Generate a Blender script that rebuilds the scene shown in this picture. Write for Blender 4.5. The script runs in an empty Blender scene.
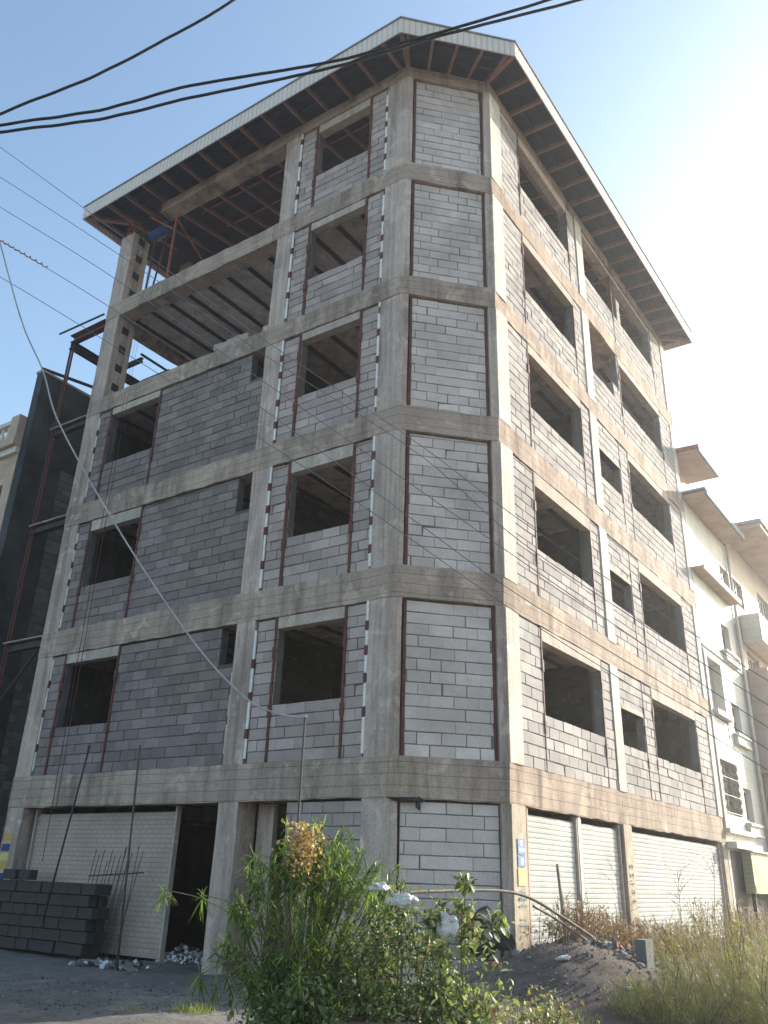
import bpy, bmesh, math, random
from mathutils import Vector, Matrix, noise
R = math.radians
rnd = random.Random(7)
scn = bpy.context.scene
COL = scn.collection

# ------------------------------------------------------------------ camera
CAM_Z = 1.5
FPX, PITCH, ROLL = 830.58, 0.41548, -0.03218
cam_d = bpy.data.cameras.new('camera')
cam = bpy.data.objects.new('camera', cam_d); COL.objects.link(cam)
cam_d.sensor_fit = 'VERTICAL'; cam_d.sensor_height = 24.0
cam_d.lens = FPX / 1024 * 24.0
cam_d.clip_start = 0.1; cam_d.clip_end = 3000
cam.matrix_world = Matrix.Translation((0, 0, CAM_Z)) @ Matrix.Rotation(math.pi/2 + PITCH, 4, 'X') @ Matrix.Rotation(-ROLL, 4, 'Z')
scn.camera = cam

# ------------------------------------------------------------------ light
SUN_AZ, SUN_EL = 35.0, 20.0            # azimuth as mathematical angle from +X
wd = bpy.data.worlds.new('World'); scn.world = wd; wd.use_nodes = True
nt = wd.node_tree; bg = nt.nodes['Background']
sky = nt.nodes.new('ShaderNodeTexSky'); sky.sky_type = 'NISHITA'; sky.sun_disc = False
sky.sun_elevation = R(SUN_EL); sky.sun_rotation = R(90 - SUN_AZ)
sky.air_density = 1.0; sky.dust_density = 1.9; sky.ozone_density = 0.0; sky.altitude = 0
tint = nt.nodes.new('ShaderNodeMix'); tint.data_type = 'RGBA'; tint.blend_type = 'MULTIPLY'
tint.inputs[0].default_value = 1.0; tint.inputs[7].default_value = (0.90, 1.01, 1.05, 1)
nt.links.new(sky.outputs[0], tint.inputs[6]); nt.links.new(tint.outputs[2], bg.inputs[0]); bg.inputs[1].default_value = 0.12
sd = bpy.data.lights.new('sun', 'SUN'); sd.energy = 3.6; sd.angle = R(0.6); sd.color = (1.0, 0.945, 0.85)
so = bpy.data.objects.new('sun', sd); COL.objects.link(so)
hv = Vector((math.cos(R(SUN_AZ))*math.cos(R(SUN_EL)), math.sin(R(SUN_AZ))*math.cos(R(SUN_EL)), math.sin(R(SUN_EL))))
so.rotation_mode = 'QUATERNION'; so.rotation_quaternion = hv.to_track_quat('Z', 'Y'); so.location = hv*100
scn.view_settings.view_transform = 'Standard'; scn.view_settings.look = 'None'
scn.view_settings.gamma = 1.0; scn.view_settings.use_curve_mapping = False
scn.view_settings.exposure = 1.5

# ------------------------------------------------------------------ materials
def new_mat(name, rough=0.85, spec=0.3, metal=0.0):
    m = bpy.data.materials.new(name); m.use_nodes = True
    b = m.node_tree.nodes['Principled BSDF']
    b.inputs['Roughness'].default_value = rough; b.inputs['Metallic'].default_value = metal
    b.inputs['Specular IOR Level'].default_value = spec
    return m, m.node_tree, b
def nd(t, kind, **kw):
    n = t.nodes.new(kind)
    for k, v in kw.items():
        if k.startswith('i_'):
            key = k[2:]; key = int(key) if key.isdigit() else key.replace('_', ' ')
            n.inputs[key].default_value = v
        else: setattr(n, k, v)
    return n
def ramp(t, src, stops):
    r = t.nodes.new('ShaderNodeValToRGB'); e = r.color_ramp.elements
    while len(e) < len(stops): e.new(0.5)
    for i, (p, c) in enumerate(stops):
        e[i].position = p; e[i].color = (*c, 1) if len(c) == 3 else c
    t.links.new(src, r.inputs[0]); return r
def mixc(t, fac, a, b, mode='MIX'):
    m = t.nodes.new('ShaderNodeMix'); m.data_type = 'RGBA'; m.blend_type = mode
    for s, v in ((m.inputs[0], fac), (m.inputs[6], a), (m.inputs[7], b)):
        if hasattr(v, 'links') or hasattr(v, 'is_linked'): t.links.new(v, s)
        elif isinstance(v, (int, float)): s.default_value = v
        else: s.default_value = (*v, 1)
    return m.outputs[2]
def g(v): return (v, v, v)
def pos(t, scale=(1, 1, 1)):
    tc = t.nodes.new('ShaderNodeTexCoord'); mp = t.nodes.new('ShaderNodeMapping')
    mp.inputs['Scale'].default_value = scale
    t.links.new(tc.outputs['Object'], mp.inputs[0]); return mp.outputs[0]
def noise_n(t, scale, vec=None, detail=5, rough=0.6, dist=0.0):
    n = nd(t, 'ShaderNodeTexNoise', i_Scale=scale, i_Detail=detail, i_Roughness=rough, i_Distortion=dist)
    t.links.new(vec if vec else pos(t), n.inputs['Vector']); return n.outputs['Fac']
def bump(t, b, h, strength=0.4, dist=0.02):
    bn = nd(t, 'ShaderNodeBump', i_Strength=strength, i_Distance=dist)
    t.links.new(h, bn.inputs['Height']); t.links.new(bn.outputs[0], b.inputs['Normal'])

def concrete_mat(name, base, warm, boards=0.0, dark=0.5, vert=0.0):
    m, t, b = new_mat(name, 0.9, 0.2)
    big = noise_n(t, 0.7, detail=6)
    c = ramp(t, big, [(0.3, tuple(x*0.8 for x in base)), (0.5, base), (0.72, warm)]).outputs[0]
    st = noise_n(t, 1.0, pos(t, (2.2, 2.2, 0.35)), 6, 0.7)
    c = mixc(t, ramp(t, st, [(0.46, g(0)), (0.66, g(1))]).outputs[0], c, tuple(x*dark for x in base))
    pa = noise_n(t, 2.6, None, 4, 0.55, 0.8)
    c = mixc(t, ramp(t, pa, [(0.56, g(0)), (0.66, g(0.45))]).outputs[0], c, tuple(min(1, x*1.3) for x in warm))
    fine = noise_n(t, 28, None, 6, 0.7)
    c = mixc(t, 0.75, c, ramp(t, fine, [(0.25, g(0.55)), (0.5, g(0.95)), (0.75, g(1.25))]).outputs[0], 'MULTIPLY')
    h = fine
    if boards:
        w = nd(t, 'ShaderNodeTexWave', wave_type='BANDS', bands_direction='Z', wave_profile='SIN')
        w.inputs['Scale'].default_value = 1.75; w.inputs['Distortion'].default_value = 0.9; w.inputs['Detail'].default_value = 2.0
        w.inputs['Detail Scale'].default_value = 0.5
        t.links.new(pos(t), w.inputs[0])
        line = ramp(t, w.outputs['Fac'], [(0.0, g(0)), (0.025, g(1)), (1, g(1))]).outputs[0]
        grain = noise_n(t, 1.0, pos(t, (1.2, 1.2, 40)), 4, 0.7)
        c = mixc(t, boards, c, line, 'MULTIPLY')
        c = mixc(t, 0.5, c, ramp(t, grain, [(0.3, g(0.72)), (0.6, g(1.1))]).outputs[0], 'MULTIPLY')
        ad = nd(t, 'ShaderNodeMath', operation='ADD'); t.links.new(line, ad.inputs[0]); t.links.new(fine, ad.inputs[1]); h = ad.outputs[0]
    if vert:
        w = nd(t, 'ShaderNodeTexNoise', i_Scale=1.0, i_Detail=3.0); t.links.new(pos(t, (14, 14, 0.25)), w.inputs['Vector'])
        c = mixc(t, vert, c, ramp(t, w.outputs['Fac'], [(0.35, g(0.6)), (0.5, g(1)), (0.7, g(1.15))]).outputs[0], 'MULTIPLY')
    t.links.new(c, b.inputs['Base Color']); bump(t, b, h, 0.5, 0.012); return m
M = {}
M['beam'] = concrete_mat('beam_concrete', (0.43, 0.326, 0.256), (0.52, 0.397, 0.302), 0.36)
M['column'] = concrete_mat('column_concrete', (0.52, 0.40, 0.33), (0.59, 0.465, 0.385), 0.0, 0.55, 0.5)
M['column_light'] = concrete_mat('pale_column_concrete', (0.62, 0.57, 0.49), (0.68, 0.63, 0.54), 0.0, 0.75, 0.25)
M['column_buff'] = concrete_mat('buff_column_concrete', (0.50, 0.41, 0.31), (0.56, 0.47, 0.36), 0.0, 0.75, 0.25)
M['slab'] = concrete_mat('slab_underside', (0.62, 0.54, 0.49), (0.70, 0.61, 0.55), 0.0, 0.6)
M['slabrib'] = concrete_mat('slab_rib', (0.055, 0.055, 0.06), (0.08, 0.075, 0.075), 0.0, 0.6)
M['lintel'] = concrete_mat('lintel_concrete', (0.50, 0.41, 0.335), (0.57, 0.47, 0.385), 0.0, 0.7)
M['stub'] = concrete_mat('mortar', (0.155, 0.155, 0.155), (0.2, 0.195, 0.19), 0.0, 0.6)

def block_mat(name, lo, hi, tint):
    m, t, b = new_mat(name, 0.93, 0.15)
    geo = t.nodes.new('ShaderNodeNewGeometry')
    c = ramp(t, geo.outputs['Random Per Island'], [(0.0, g(lo)), (0.45, g((lo+hi)/2)), (0.8, g(hi)), (1.0, g(hi*1.15))]).outputs[0]
    c = mixc(t, 1.0, c, tint, 'MULTIPLY')
    c = mixc(t, 0.6, c, ramp(t, noise_n(t, 60, None, 4, 0.8), [(0.3, g(0.55)), (0.5, g(1)), (0.7, g(1.3))]).outputs[0], 'MULTIPLY')
    c = mixc(t, 0.8, c, ramp(t, noise_n(t, 0.9, None, 5, 0.65), [(0.3, g(0.66)), (0.55, g(1)), (0.75, g(1.18))]).outputs[0], 'MULTIPLY')
    sm = noise_n(t, 3.5, None, 5, 0.7, 0.6)
    c = mixc(t, ramp(t, sm, [(0.6, g(0)), (0.72, g(0.35))]).outputs[0], c, (0.42, 0.41, 0.39))
    t.links.new(c, b.inputs['Base Color']); bump(t, b, noise_n(t, 70, None, 4, 0.8), 0.6, 0.006); return m
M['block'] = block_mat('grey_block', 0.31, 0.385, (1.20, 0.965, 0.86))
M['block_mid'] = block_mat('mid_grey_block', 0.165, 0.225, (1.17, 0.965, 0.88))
M['block_lit'] = block_mat('lit_grey_block', 0.48, 0.55, (1.15, 0.965, 0.865))  # grey block again, with the chamfer's brighter light put into the colour
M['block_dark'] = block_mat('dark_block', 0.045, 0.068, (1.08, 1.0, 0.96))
M['block_pile'] = block_mat('infill_block', 0.11, 0.16, (1.0, 1.0, 1.0))
M['block_warm'] = block_mat('warm_grey_block', 0.35, 0.42, (1.06, 0.96, 0.90))
M['mortar'] = concrete_mat('dark_joint', (0.12, 0.115, 0.11), (0.17, 0.16, 0.15), 0.0, 0.6)

M['mortar_light'] = concrete_mat('grey_joint', (0.20, 0.19, 0.175), (0.26, 0.245, 0.225), 0.0, 0.6)
def noisy(name, a, b_, scale=8, rough=0.8, spec=0.3, metal=0.0, bstr=0.2, stops=(0.35, 0.65)):
    m, t, b = new_mat(name, rough, spec, metal)
    n = noise_n(t, scale, None, 6, 0.65)
    t.links.new(ramp(t, n, [(stops[0], a), (stops[1], b_)]).outputs[0], b.inputs['Base Color'])
    if bstr: bump(t, b, noise_n(t, scale*5, None, 4, 0.7), bstr, 0.01)
    return m
M['rust'] = noisy('red_oxide_steel', (0.075, 0.022, 0.018), (0.15, 0.05, 0.035), 9, 0.75)
M['rust_bright'] = noisy('orange_rust_steel', (0.22, 0.065, 0.03), (0.34, 0.12, 0.06), 7, 0.75)
M['darksteel'] = noisy('dark_steel', (0.03, 0.026, 0.028), (0.06, 0.04, 0.04), 6, 0.7)
M['rafter'] = noisy('primer_rafter', (0.25, 0.14, 0.11), (0.34, 0.20, 0.155), 3, 0.75)
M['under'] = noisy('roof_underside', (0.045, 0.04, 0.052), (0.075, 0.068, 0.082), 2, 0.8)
M['foam'] = noisy('white_foam', (0.70, 0.66, 0.61), (0.85, 0.80, 0.75), 12, 0.9)
M['blue'] = noisy('blue_paint', (0.02, 0.06, 0.16), (0.04, 0.11, 0.26), 12, 0.5)
M['rope'] = noisy('cable_black', (0.012, 0.012, 0.015), (0.025, 0.025, 0.03), 5, 0.6, 0.4, 0, 0)
M['wire'] = noisy('wire_grey', (0.10, 0.10, 0.11), (0.18, 0.18, 0.19), 3, 0.5, 0.4, 0.3, 0)
M['palecable'] = noisy('pale_cable', (0.28, 0.27, 0.26), (0.42, 0.41, 0.4), 3, 0.6, 0.4, 0.0, 0)
M['pipe'] = noisy('grey_pipe', (0.25, 0.28, 0.31), (0.36, 0.39, 0.42), 3, 0.5, 0.4, 0.0, 0)
M['tar'] = noisy('tarred_wall', (0.014, 0.015, 0.015), (0.06, 0.062, 0.058), 1.1, 0.75, 0.3, 0, 0.4)
M['oldrod'] = noisy('brown_grey_rod', (0.07, 0.055, 0.048), (0.12, 0.095, 0.08), 6, 0.8)
M['wood'] = noisy('weathered_wood', (0.16, 0.13, 0.10), (0.30, 0.25, 0.20), 9, 0.85)

m, t, b = new_mat('ribbed_fascia', 0.5, 0.4)      # painted steel cladding with fine vertical ribs
wv = nd(t, 'ShaderNodeTexWave', wave_type='BANDS', bands_direction='X'); wv.inputs['Scale'].default_value = 2.2
uvn = t.nodes.new('ShaderNodeUVMap'); t.links.new(uvn.outputs[0], wv.inputs[0])
c = ramp(t, wv.outputs['Fac'], [(0.0, (.47, .41, .36)), (0.12, (.71, .60, .52)), (1, (.75, .63, .55))]).outputs[0]
c = mixc(t, 0.6, c, ramp(t, noise_n(t, 1.5, None, 5, 0.6), [(0.3, (0.86, 0.86, 0.83)), (0.7, (1.05, 1.04, 1.0))]).outputs[0], 'MULTIPLY')
t.links.new(c, b.inputs['Base Color']); bump(t, b, wv.outputs['Fac'], 0.7, 0.015); M['fascia'] = m

def shutter_mat(name, base, dotted):
    m, t, b = new_mat(name, 0.8, 0.12)
    uvn = t.nodes.new('ShaderNodeUVMap')
    br = nd(t, 'ShaderNodeTexBrick', i_Scale=1.0, i_Mortar_Size=0.006 if not dotted else 0.011, i_Brick_Width=0.26 if not dotted else 0.18, i_Row_Height=0.085, i_Mortar_Smooth=0.3)
    br.offset = 0.37
    t.links.new(uvn.outputs[0], br.inputs[0])
    br.inputs['Color1'].default_value = (*base, 1); br.inputs['Color2'].default_value = (*[x*0.93 for x in base], 1)
    br.inputs['Mortar'].default_value = (*[x*(0.66 if not dotted else 0.72) for x in base], 1)
    c = br.outputs['Color']
    c = mixc(t, 0.8, c, ramp(t, noise_n(t, 1.3, None, 6, 0.7), [(0.3, (0.74, 0.74, 0.72)), (0.62, (1.03, 1.03, 1.0))]).outputs[0], 'MULTIPLY')
    dt = noise_n(t, 6, pos(t, (1, 1, 0.5)), 5, 0.75)
    c = mixc(t, ramp(t, dt, [(0.58, g(0)), (0.75, g(0.5))]).outputs[0], c, (0.3, 0.27, 0.22))
    t.links.new(c, b.inputs['Base Color']); return m
M['shutter'] = shutter_mat('white_slat_shutter', (0.55, 0.55, 0.515), False)
M['shutter2'] = shutter_mat('dusty_slat_shutter', (0.48, 0.38, 0.32), True)
M['whitesteel'] = noisy('white_painted_steel', (0.50, 0.50, 0.47), (0.64, 0.64, 0.60), 4, 0.5)

# stone clad neighbour
def clad_mat(name, a, row, wid, spread=0.06):
    m, t, b = new_mat(name, 0.6, 0.35)
    uvn = t.nodes.new('ShaderNodeUVMap')
    br = nd(t, 'ShaderNodeTexBrick', i_Scale=1.0, i_Mortar_Size=0.006, i_Brick_Width=wid, i_Row_Height=row, i_Mortar_Smooth=0.2)
    t.links.new(uvn.outputs[0], br.inputs[0])
    br.inputs['Color1'].default_value = (*a, 1); br.inputs['Color2'].default_value = (*[max(0, x-spread) for x in a], 1)
    br.inputs['Mortar'].default_value = (*[x*0.6 for x in a], 1)
    c = mixc(t, 0.5, br.outputs['Color'], ramp(t, noise_n(t, 1.1, pos(t, (2, 2, .6)), 6, 0.7), [(0.3, g(0.72)), (0.62, g(1.05))]).outputs[0], 'MULTIPLY')
    t.links.new(c, b.inputs['Base Color']); bump(t, b, br.outputs['Fac'], -0.4, 0.01); return m
M['clad'] = clad_mat('cream_stone', (0.62, 0.58, 0.51), 0.36, 0.9)
M['pink'] = clad_mat('pinkish_render', (0.46, 0.34, 0.28), 0.5, 1.4, 0.03)
M['tan'] = noisy('tan_plaster', (0.42, 0.29, 0.21), (0.54, 0.40, 0.30), 1.6, 0.85)
M['creamtrim'] = noisy('cream_trim', (0.56, 0.52, 0.45), (0.66, 0.62, 0.55), 3, 0.8)
M['tile'] = noisy('red_roof_tile', (0.30, 0.10, 0.07), (0.42, 0.18, 0.13), 6, 0.8)
M['slate'] = noisy('grey_roof_edge', (0.20, 0.22, 0.23), (0.30, 0.32, 0.33), 6, 0.8)
m, t, b = new_mat('window_glass', 0.08, 0.6); b.inputs['Base Color'].default_value = (0.03, 0.045, 0.05, 1); M['glass'] = m
M['iron'] = noisy('iron_grille', (0.20, 0.17, 0.14), (0.30, 0.26, 0.22), 9, 0.6)
m, t, b = new_mat('yellow_green_sheet', 0.6, 0.3)
uvn = t.nodes.new('ShaderNodeUVMap')
wv = nd(t, 'ShaderNodeTexWave', wave_type='BANDS', bands_direction='Y'); wv.inputs['Scale'].default_value = 2.6; t.links.new(uvn.outputs[0], wv.inputs[0])
c = ramp(t, noise_n(t, 1.3, None, 5, 0.6), [(0.35, (0.30, 0.33, 0.13)), (0.6, (0.37, 0.36, 0.22))]).outputs[0]
t.links.new(mixc(t, 0.5, c, ramp(t, wv.outputs['Fac'], [(0, g(0.7)), (0.3, g(1)), (1, g(1))]).outputs[0], 'MULTIPLY'), b.inputs['Base Color']); M['gsheet'] = m

# ground
m, t, b = new_mat('dusty_ground', 0.95, 0.1)
n1 = noise_n(t, 0.45, None, 8, 0.65); n2 = noise_n(t, 9, None, 8, 0.75); n3 = noise_n(t, 2.3, None, 6, 0.6)
c = ramp(t, n1, [(0.35, (0.19, 0.17, 0.155)), (0.55, (0.28, 0.255, 0.235)), (0.7, (0.36, 0.33, 0.30))]).outputs[0]
c = mixc(t, ramp(t, n3, [(0.5, g(0)), (0.7, g(0.6))]).outputs[0], c, (0.11, 0.095, 0.08))
c = mixc(t, 0.9, c, ramp(t, n2, [(0.3, g(0.6)), (0.55, g(1)), (0.75, g(1.35))]).outputs[0], 'MULTIPLY')
sx = t.nodes.new('ShaderNodeSeparateXYZ'); t.links.new(pos(t), sx.inputs[0])
mr = nd(t, 'ShaderNodeMapRange', i_1=0.0, i_2=2.0); t.links.new(sx.outputs['X'], mr.inputs[0])
soil = ramp(t, noise_n(t, 5, None, 8, 0.75), [(0.3, (0.10, 0.082, 0.074)), (0.55, (0.17, 0.14, 0.125)), (0.75, (0.25, 0.215, 0.19))]).outputs[0]
c = mixc(t, mr.outputs[0], c, soil)
t.links.new(c, b.inputs['Base Color'])
ad = nd(t, 'ShaderNodeMath', operation='ADD'); t.links.new(n2, ad.inputs[0]); t.links.new(noise_n(t, 38, None, 4, 0.7), ad.inputs[1])
bump(t, b, ad.outputs[0], 0.9, 0.05); M['ground'] = m
M['stone'] = noisy('pale_stone', (0.13, 0.12, 0.11), (0.27, 0.25, 0.235), 14, 0.9, 0.2, 0, 0.6)
M['stone_w'] = noisy('white_plaster_lump', (0.52, 0.52, 0.52), (0.74, 0.74, 0.74), 10, 0.9, 0.2, 0, 0.6)
M['bag'] = noisy('white_plastic', (0.42, 0.40, 0.36), (0.66, 0.63, 0.58), 9, 0.4, 0.5, 0, 0)
M['terra'] = noisy('terracotta', (0.17, 0.085, 0.06), (0.25, 0.13, 0.10), 7, 0.9)

def leaf_mat(name, a, b2, c2, transl=0.35, rough=0.5):
    m = bpy.data.materials.new(name); m.use_nodes = True; t = m.node_tree
    b = t.nodes['Principled BSDF']; b.inputs['Roughness'].default_value = rough; b.inputs['Specular IOR Level'].default_value = 0.35
    geo = t.nodes.new('ShaderNodeNewGeometry')
    c = ramp(t, geo.outputs['Random Per Island'], [(0.0, a), (0.5, b2), (0.92, c2), (1.0, tuple(min(1, x*1.5) for x in c2))]).outputs[0]
    tr = t.nodes.new('ShaderNodeBsdfTranslucent'); mx = t.nodes.new('ShaderNodeMixShader'); mx.inputs[0].default_value = transl
    t.links.new(c, b.inputs['Base Color']); t.links.new(mixc(t, 1.0, c, (1.35, 1.35, 0.8), 'MULTIPLY'), tr.inputs[0])
    t.links.new(b.outputs[0], mx.inputs[1]); t.links.new(tr.outputs[0], mx.inputs[2])
    t.links.new(mx.outputs[0], t.nodes['Material Output'].inputs[0]); return m
M['needle'] = leaf_mat('needle_leaf', (0.035, 0.065, 0.02), (0.11, 0.19, 0.035), (0.25, 0.34, 0.07))
M['broad'] = leaf_mat('broad_leaf', (0.045, 0.07, 0.025), (0.09, 0.13, 0.045), (0.20, 0.24, 0.10))
M['broad_pale'] = leaf_mat('pale_leaf', (0.11, 0.15, 0.05), (0.22, 0.27, 0.11), (0.40, 0.42, 0.22))
M['dryfl'] = leaf_mat('dry_flower', (0.22, 0.13, 0.07), (0.42, 0.27, 0.12), (0.58, 0.44, 0.20), 0.2)
M['dryleaf'] = leaf_mat('dry_leaf', (0.15, 0.085, 0.055), (0.27, 0.17, 0.10), (0.42, 0.31, 0.20), 0.2)
M['wisp'] = leaf_mat('wispy_blade', (0.16, 0.15, 0.045), (0.26, 0.25, 0.075), (0.40, 0.37, 0.15), 0.25)
M['redweed'] = leaf_mat('red_brown_weed', (0.11, 0.05, 0.035), (0.20, 0.10, 0.07), (0.30, 0.19, 0.12), 0.2)
M['grass'] = leaf_mat('grass_blade', (0.13, 0.17, 0.03), (0.24, 0.28, 0.05), (0.36, 0.38, 0.10))
M['stem'] = noisy('stem_bark', (0.10, 0.085, 0.05), (0.19, 0.16, 0.10), 12, 0.85)

# ------------------------------------------------------------------ builders
class MB:
    def __init__(s): s.v = []; s.f = []; s.uv = []; s.mi = []
    def face(s, pts, uvs=None, mi=0):
        i = len(s.v); s.v += [tuple(p) for p in pts]; s.f.append(tuple(range(i, i+len(pts))))
        s.uv.append(uvs or [(0, 0)]*len(pts)); s.mi.append(mi)
    def solid(s, c, mi=0, uvf=None):    # c: 8 corners, bottom 4 then top 4, counter-clockwise seen from above
        i = len(s.v); s.v += [tuple(p) for p in c]
        for q in ((3, 2, 1, 0), (4, 5, 6, 7), (0, 1, 5, 4), (1, 2, 6, 5), (2, 3, 7, 6), (3, 0, 4, 7)):
            s.f.append(tuple(i+k for k in q)); s.mi.append(mi)
            if uvf: s.uv.append([uvf(c[k], q) for k in q])
            else:
                a = Vector(c[q[0]]); ux = (Vector(c[q[1]])-a); L = ux.length; uy = (Vector(c[q[3]])-a).length
                u0 = 0.0; z0 = a.z if abs(Vector(c[q[3]]).z-a.z) > 1e-4 else 0
                s.uv.append([(u0, z0), (u0+L, z0), (u0+L, z0+uy), (u0, z0+uy)])
    def box(s, x0, x1, y0, y1, z0, z1, mi=0):
        s.solid([(x0, y0, z0), (x1, y0, z0), (x1, y1, z0), (x0, y1, z0), (x0, y0, z1), (x1, y0, z1), (x1, y1, z1), (x0, y1, z1)], mi)
    def tube(s, pts, r, n=6, mi=0, cap=True):
        pts = [Vector(p) for p in pts]; rs = r if isinstance(r, (list, tuple)) else [r]*len(pts)
        i0 = len(s.v); up = Vector((0, 0, 1))
        for k, p in enumerate(pts):
            d = (pts[min(k+1, len(pts)-1)] - pts[max(k-1, 0)])
            if d.length < 1e-9: d = Vector((0, 0, 1))
            d.normalize(); a = d.cross(up)
            if a.length < 1e-3: a = d.cross(Vector((1, 0, 0)))
            a.normalize(); b = d.cross(a)
            for j in range(n):
                an = 2*math.pi*j/n; s.v.append(tuple(p + (a*math.cos(an)+b*math.sin(an))*rs[k]))
        for k in range(len(pts)-1):
            for j in range(n):
                q = (i0+k*n+j, i0+k*n+(j+1) % n, i0+(k+1)*n+(j+1) % n, i0+(k+1)*n+j)
                s.f.append(q); s.uv.append([(0, 0)]*4); s.mi.append(mi)
        if cap:
            s.f.append(tuple(i0+j for j in range(n))[::-1]); s.uv.append([(0, 0)]*n); s.mi.append(mi)
            e = i0+(len(pts)-1)*n; s.f.append(tuple(e+j for j in range(n))); s.uv.append([(0, 0)]*n); s.mi.append(mi)
    def build(s, name, mats, parent=None, smooth=False, inv=True):
        me = bpy.data.meshes.new(name); me.from_pydata(s.v, [], s.f)
        if not isinstance(mats, (list, tuple)): mats = [mats]
        for m in mats: me.materials.append(m)
        uvl = me.uv_layers.new(name='UVMap')
        flat = [x for fu in s.uv for p in fu for x in p]
        uvl.data.foreach_set('uv', flat)
        me.polygons.foreach_set('material_index', s.mi)
        if smooth: me.polygons.foreach_set('use_smooth', [True]*len(me.polygons))
        me.update()
        o = bpy.data.objects.new(name, me); COL.objects.link(o)
        if parent: attach(o, parent)
        return o
ROOTPOS = {}
def world_of(o): return ROOTPOS.get(o.name, Vector((0, 0, 0)))
def attach(o, parent):      # mesh built in world coordinates: cancel the parent's offset (parents are never rotated here)
    o.parent = parent
    o.matrix_parent_inverse = Matrix.Translation(-world_of(parent))
def tag(o, label=None, cat=None, group=None, kind=None):
    if label: o['label'] = label
    if cat: o['category'] = cat
    if group: o['group'] = group
    if kind: o['kind'] = kind
    return o
def thing(name, loc, label, cat, group=None):
    o = bpy.data.objects.new(name, None); COL.objects.link(o); o.location = loc
    ROOTPOS[o.name] = Vector(loc); o.empty_display_size = 0.3
    return tag(o, label, cat, group)
def copy_tree(o, parent=None):
    c = o.copy(); COL.objects.link(c)
    if parent: c.parent = parent
    for ch in list(o.children): copy_tree(ch, c)
    return c

class Frame:      # facade frame: s along the wall, o outwards, z up
    def __init__(s, P, d): s.P = Vector((P[0], P[1], 0)); s.d = Vector((d[0], d[1], 0)).normalized(); s.n = Vector((s.d.y, -s.d.x, 0))
    def p(s, a, o, z): v = s.P + s.d*a + s.n*o; return Vector((v.x, v.y, z))
    def corners(s, s0, s1, o0, o1, z0, z1):   # o1 outer
        return [s.p(s0, o1, z0), s.p(s1, o1, z0), s.p(s1, o0, z0), s.p(s0, o0, z0), s.p(s0, o1, z1), s.p(s1, o1, z1), s.p(s1, o0, z1), s.p(s0, o0, z1)]
    def box(s, mb, s0, s1, o0, o1, z0, z1, mi=0):
        mb.solid(s.corners(s0, s1, o0, o1, z0, z1), mi)
A2, B2, C2, D2 = Vector((-8.0975, 19.5303)), Vector((0.2222, 13.8784)), Vector((2.2057, 14.2556)), Vector((9.7183, 24.5151))
dL, dM, dR = (B2-A2).normalized(), (C2-B2).normalized(), (D2-C2).normalized()
def isect(p, u, q, v):
    den = u.x*(-v.y) + v.x*u.y
    w = q-p; tt = (w.x*(-v.y) + v.x*w.y)/den
    return p+u*tt
E2 = isect(A2, dR, D2, dL)
FL, FM, FR = Frame(A2, dL), Frame(B2, dM), Frame(C2, dR)
FD, FE = Frame(D2, E2-D2), Frame(E2, A2-E2)
LL, LM, LR, LD, LE = (B2-A2).length, (C2-B2).length, (D2-C2).length, (E2-D2).length, (A2-E2).length
POLY = [A2, B2, C2, D2, E2]
def offset_poly(poly, off):
    n = len(poly); out = []
    for i in range(n):
        a, b, c = poly[i-1], poly[i], poly[(i+1) % n]
        d1, d2 = (b-a).normalized(), (c-b).normalized()
        n1, n2 = Vector((d1.y, -d1.x)), Vector((d2.y, -d2.x))
        out.append(isect(b+n1*off, d1, b+n2*off, d2))
    return out
def offset_poly2(poly, offs):
    n = len(poly); out = []
    for i in range(n):
        a, b, c = poly[i-1], poly[i], poly[(i+1) % n]
        d1, d2 = (b-a).normalized(), (c-b).normalized()
        n1, n2 = Vector((d1.y, -d1.x)), Vector((d2.y, -d2.x))
        out.append(isect(b+n1*offs[i-1], d1, b+n2*offs[i], d2))
    return out
def clip_line(poly, p, d):
    ts = []
    for i in range(len(poly)):
        a, b = poly[i], poly[(i+1) % len(poly)]; e = b-a
        den = d.x*(-e.y)+e.x*d.y
        if abs(den) < 1e-9: continue
        w = a-p; tt = (w.x*(-e.y)+e.x*w.y)/den; uu = (d.x*w.y-d.y*w.x)/den
        if -1e-6 <= uu <= 1+1e-6: ts.append(tt)
    return (min(ts), max(ts)) if len(ts) >= 2 else None
TOP = [3.33, 6.63, 9.92, 13.07, 16.25, 19.30]
BOT = [2.68, 6.03, 9.38, 12.59, 15.75, 18.97]

# ------------------------------------------------------------------ ground
def zg(x, y):
    p = Vector((x, y)); z = 0.0
    r = (p-Vector((2.9, 13.5))).length; z += 0.72*math.exp(-(r/1.55)**2)
    s = (p-C2).dot(dR); o = (p-C2).dot(Vector((dR.y, -dR.x)))
    if s > 0: z += 0.42*math.exp(-((o-0.2)/1.9)**2)*min(1, s/2.0)*(1 if s < 16 else max(0, 1-(s-16)/6))
    w = math.exp(-((p.length-12)/16)**2) if p.length > 12 else 1
    z += w*(0.07*noise.noise(Vector((x*0.6, y*0.6, 3))) + 0.03*noise.noise(Vector((x*2.3, y*2.3, 7))) + 0.015*noise.noise(Vector((x*6, y*6, 1))))
    return z
def axis(a, b, fine0, fine1, step, coarse):
    out = []; x = a
    while x < b:
        out.append(x)
        if fine0 <= x < fine1: x += step
        else:
            dist = (fine0-x) if x < fine0 else (x-fine1)
            x += max(step, min(coarse, abs(dist)*0.5+step))
            if out[-1] < fine0 < x: x = fine0
    out.append(b); return out
xs = axis(-1500, 1500, -9, 12, 0.14, 200); ys = axis(-600, 2500, 6, 22, 0.14, 250)
mb = MB(); nx = len(xs)
mb.v = [(x, y, zg(x, y)) for y in ys for x in xs]
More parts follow.
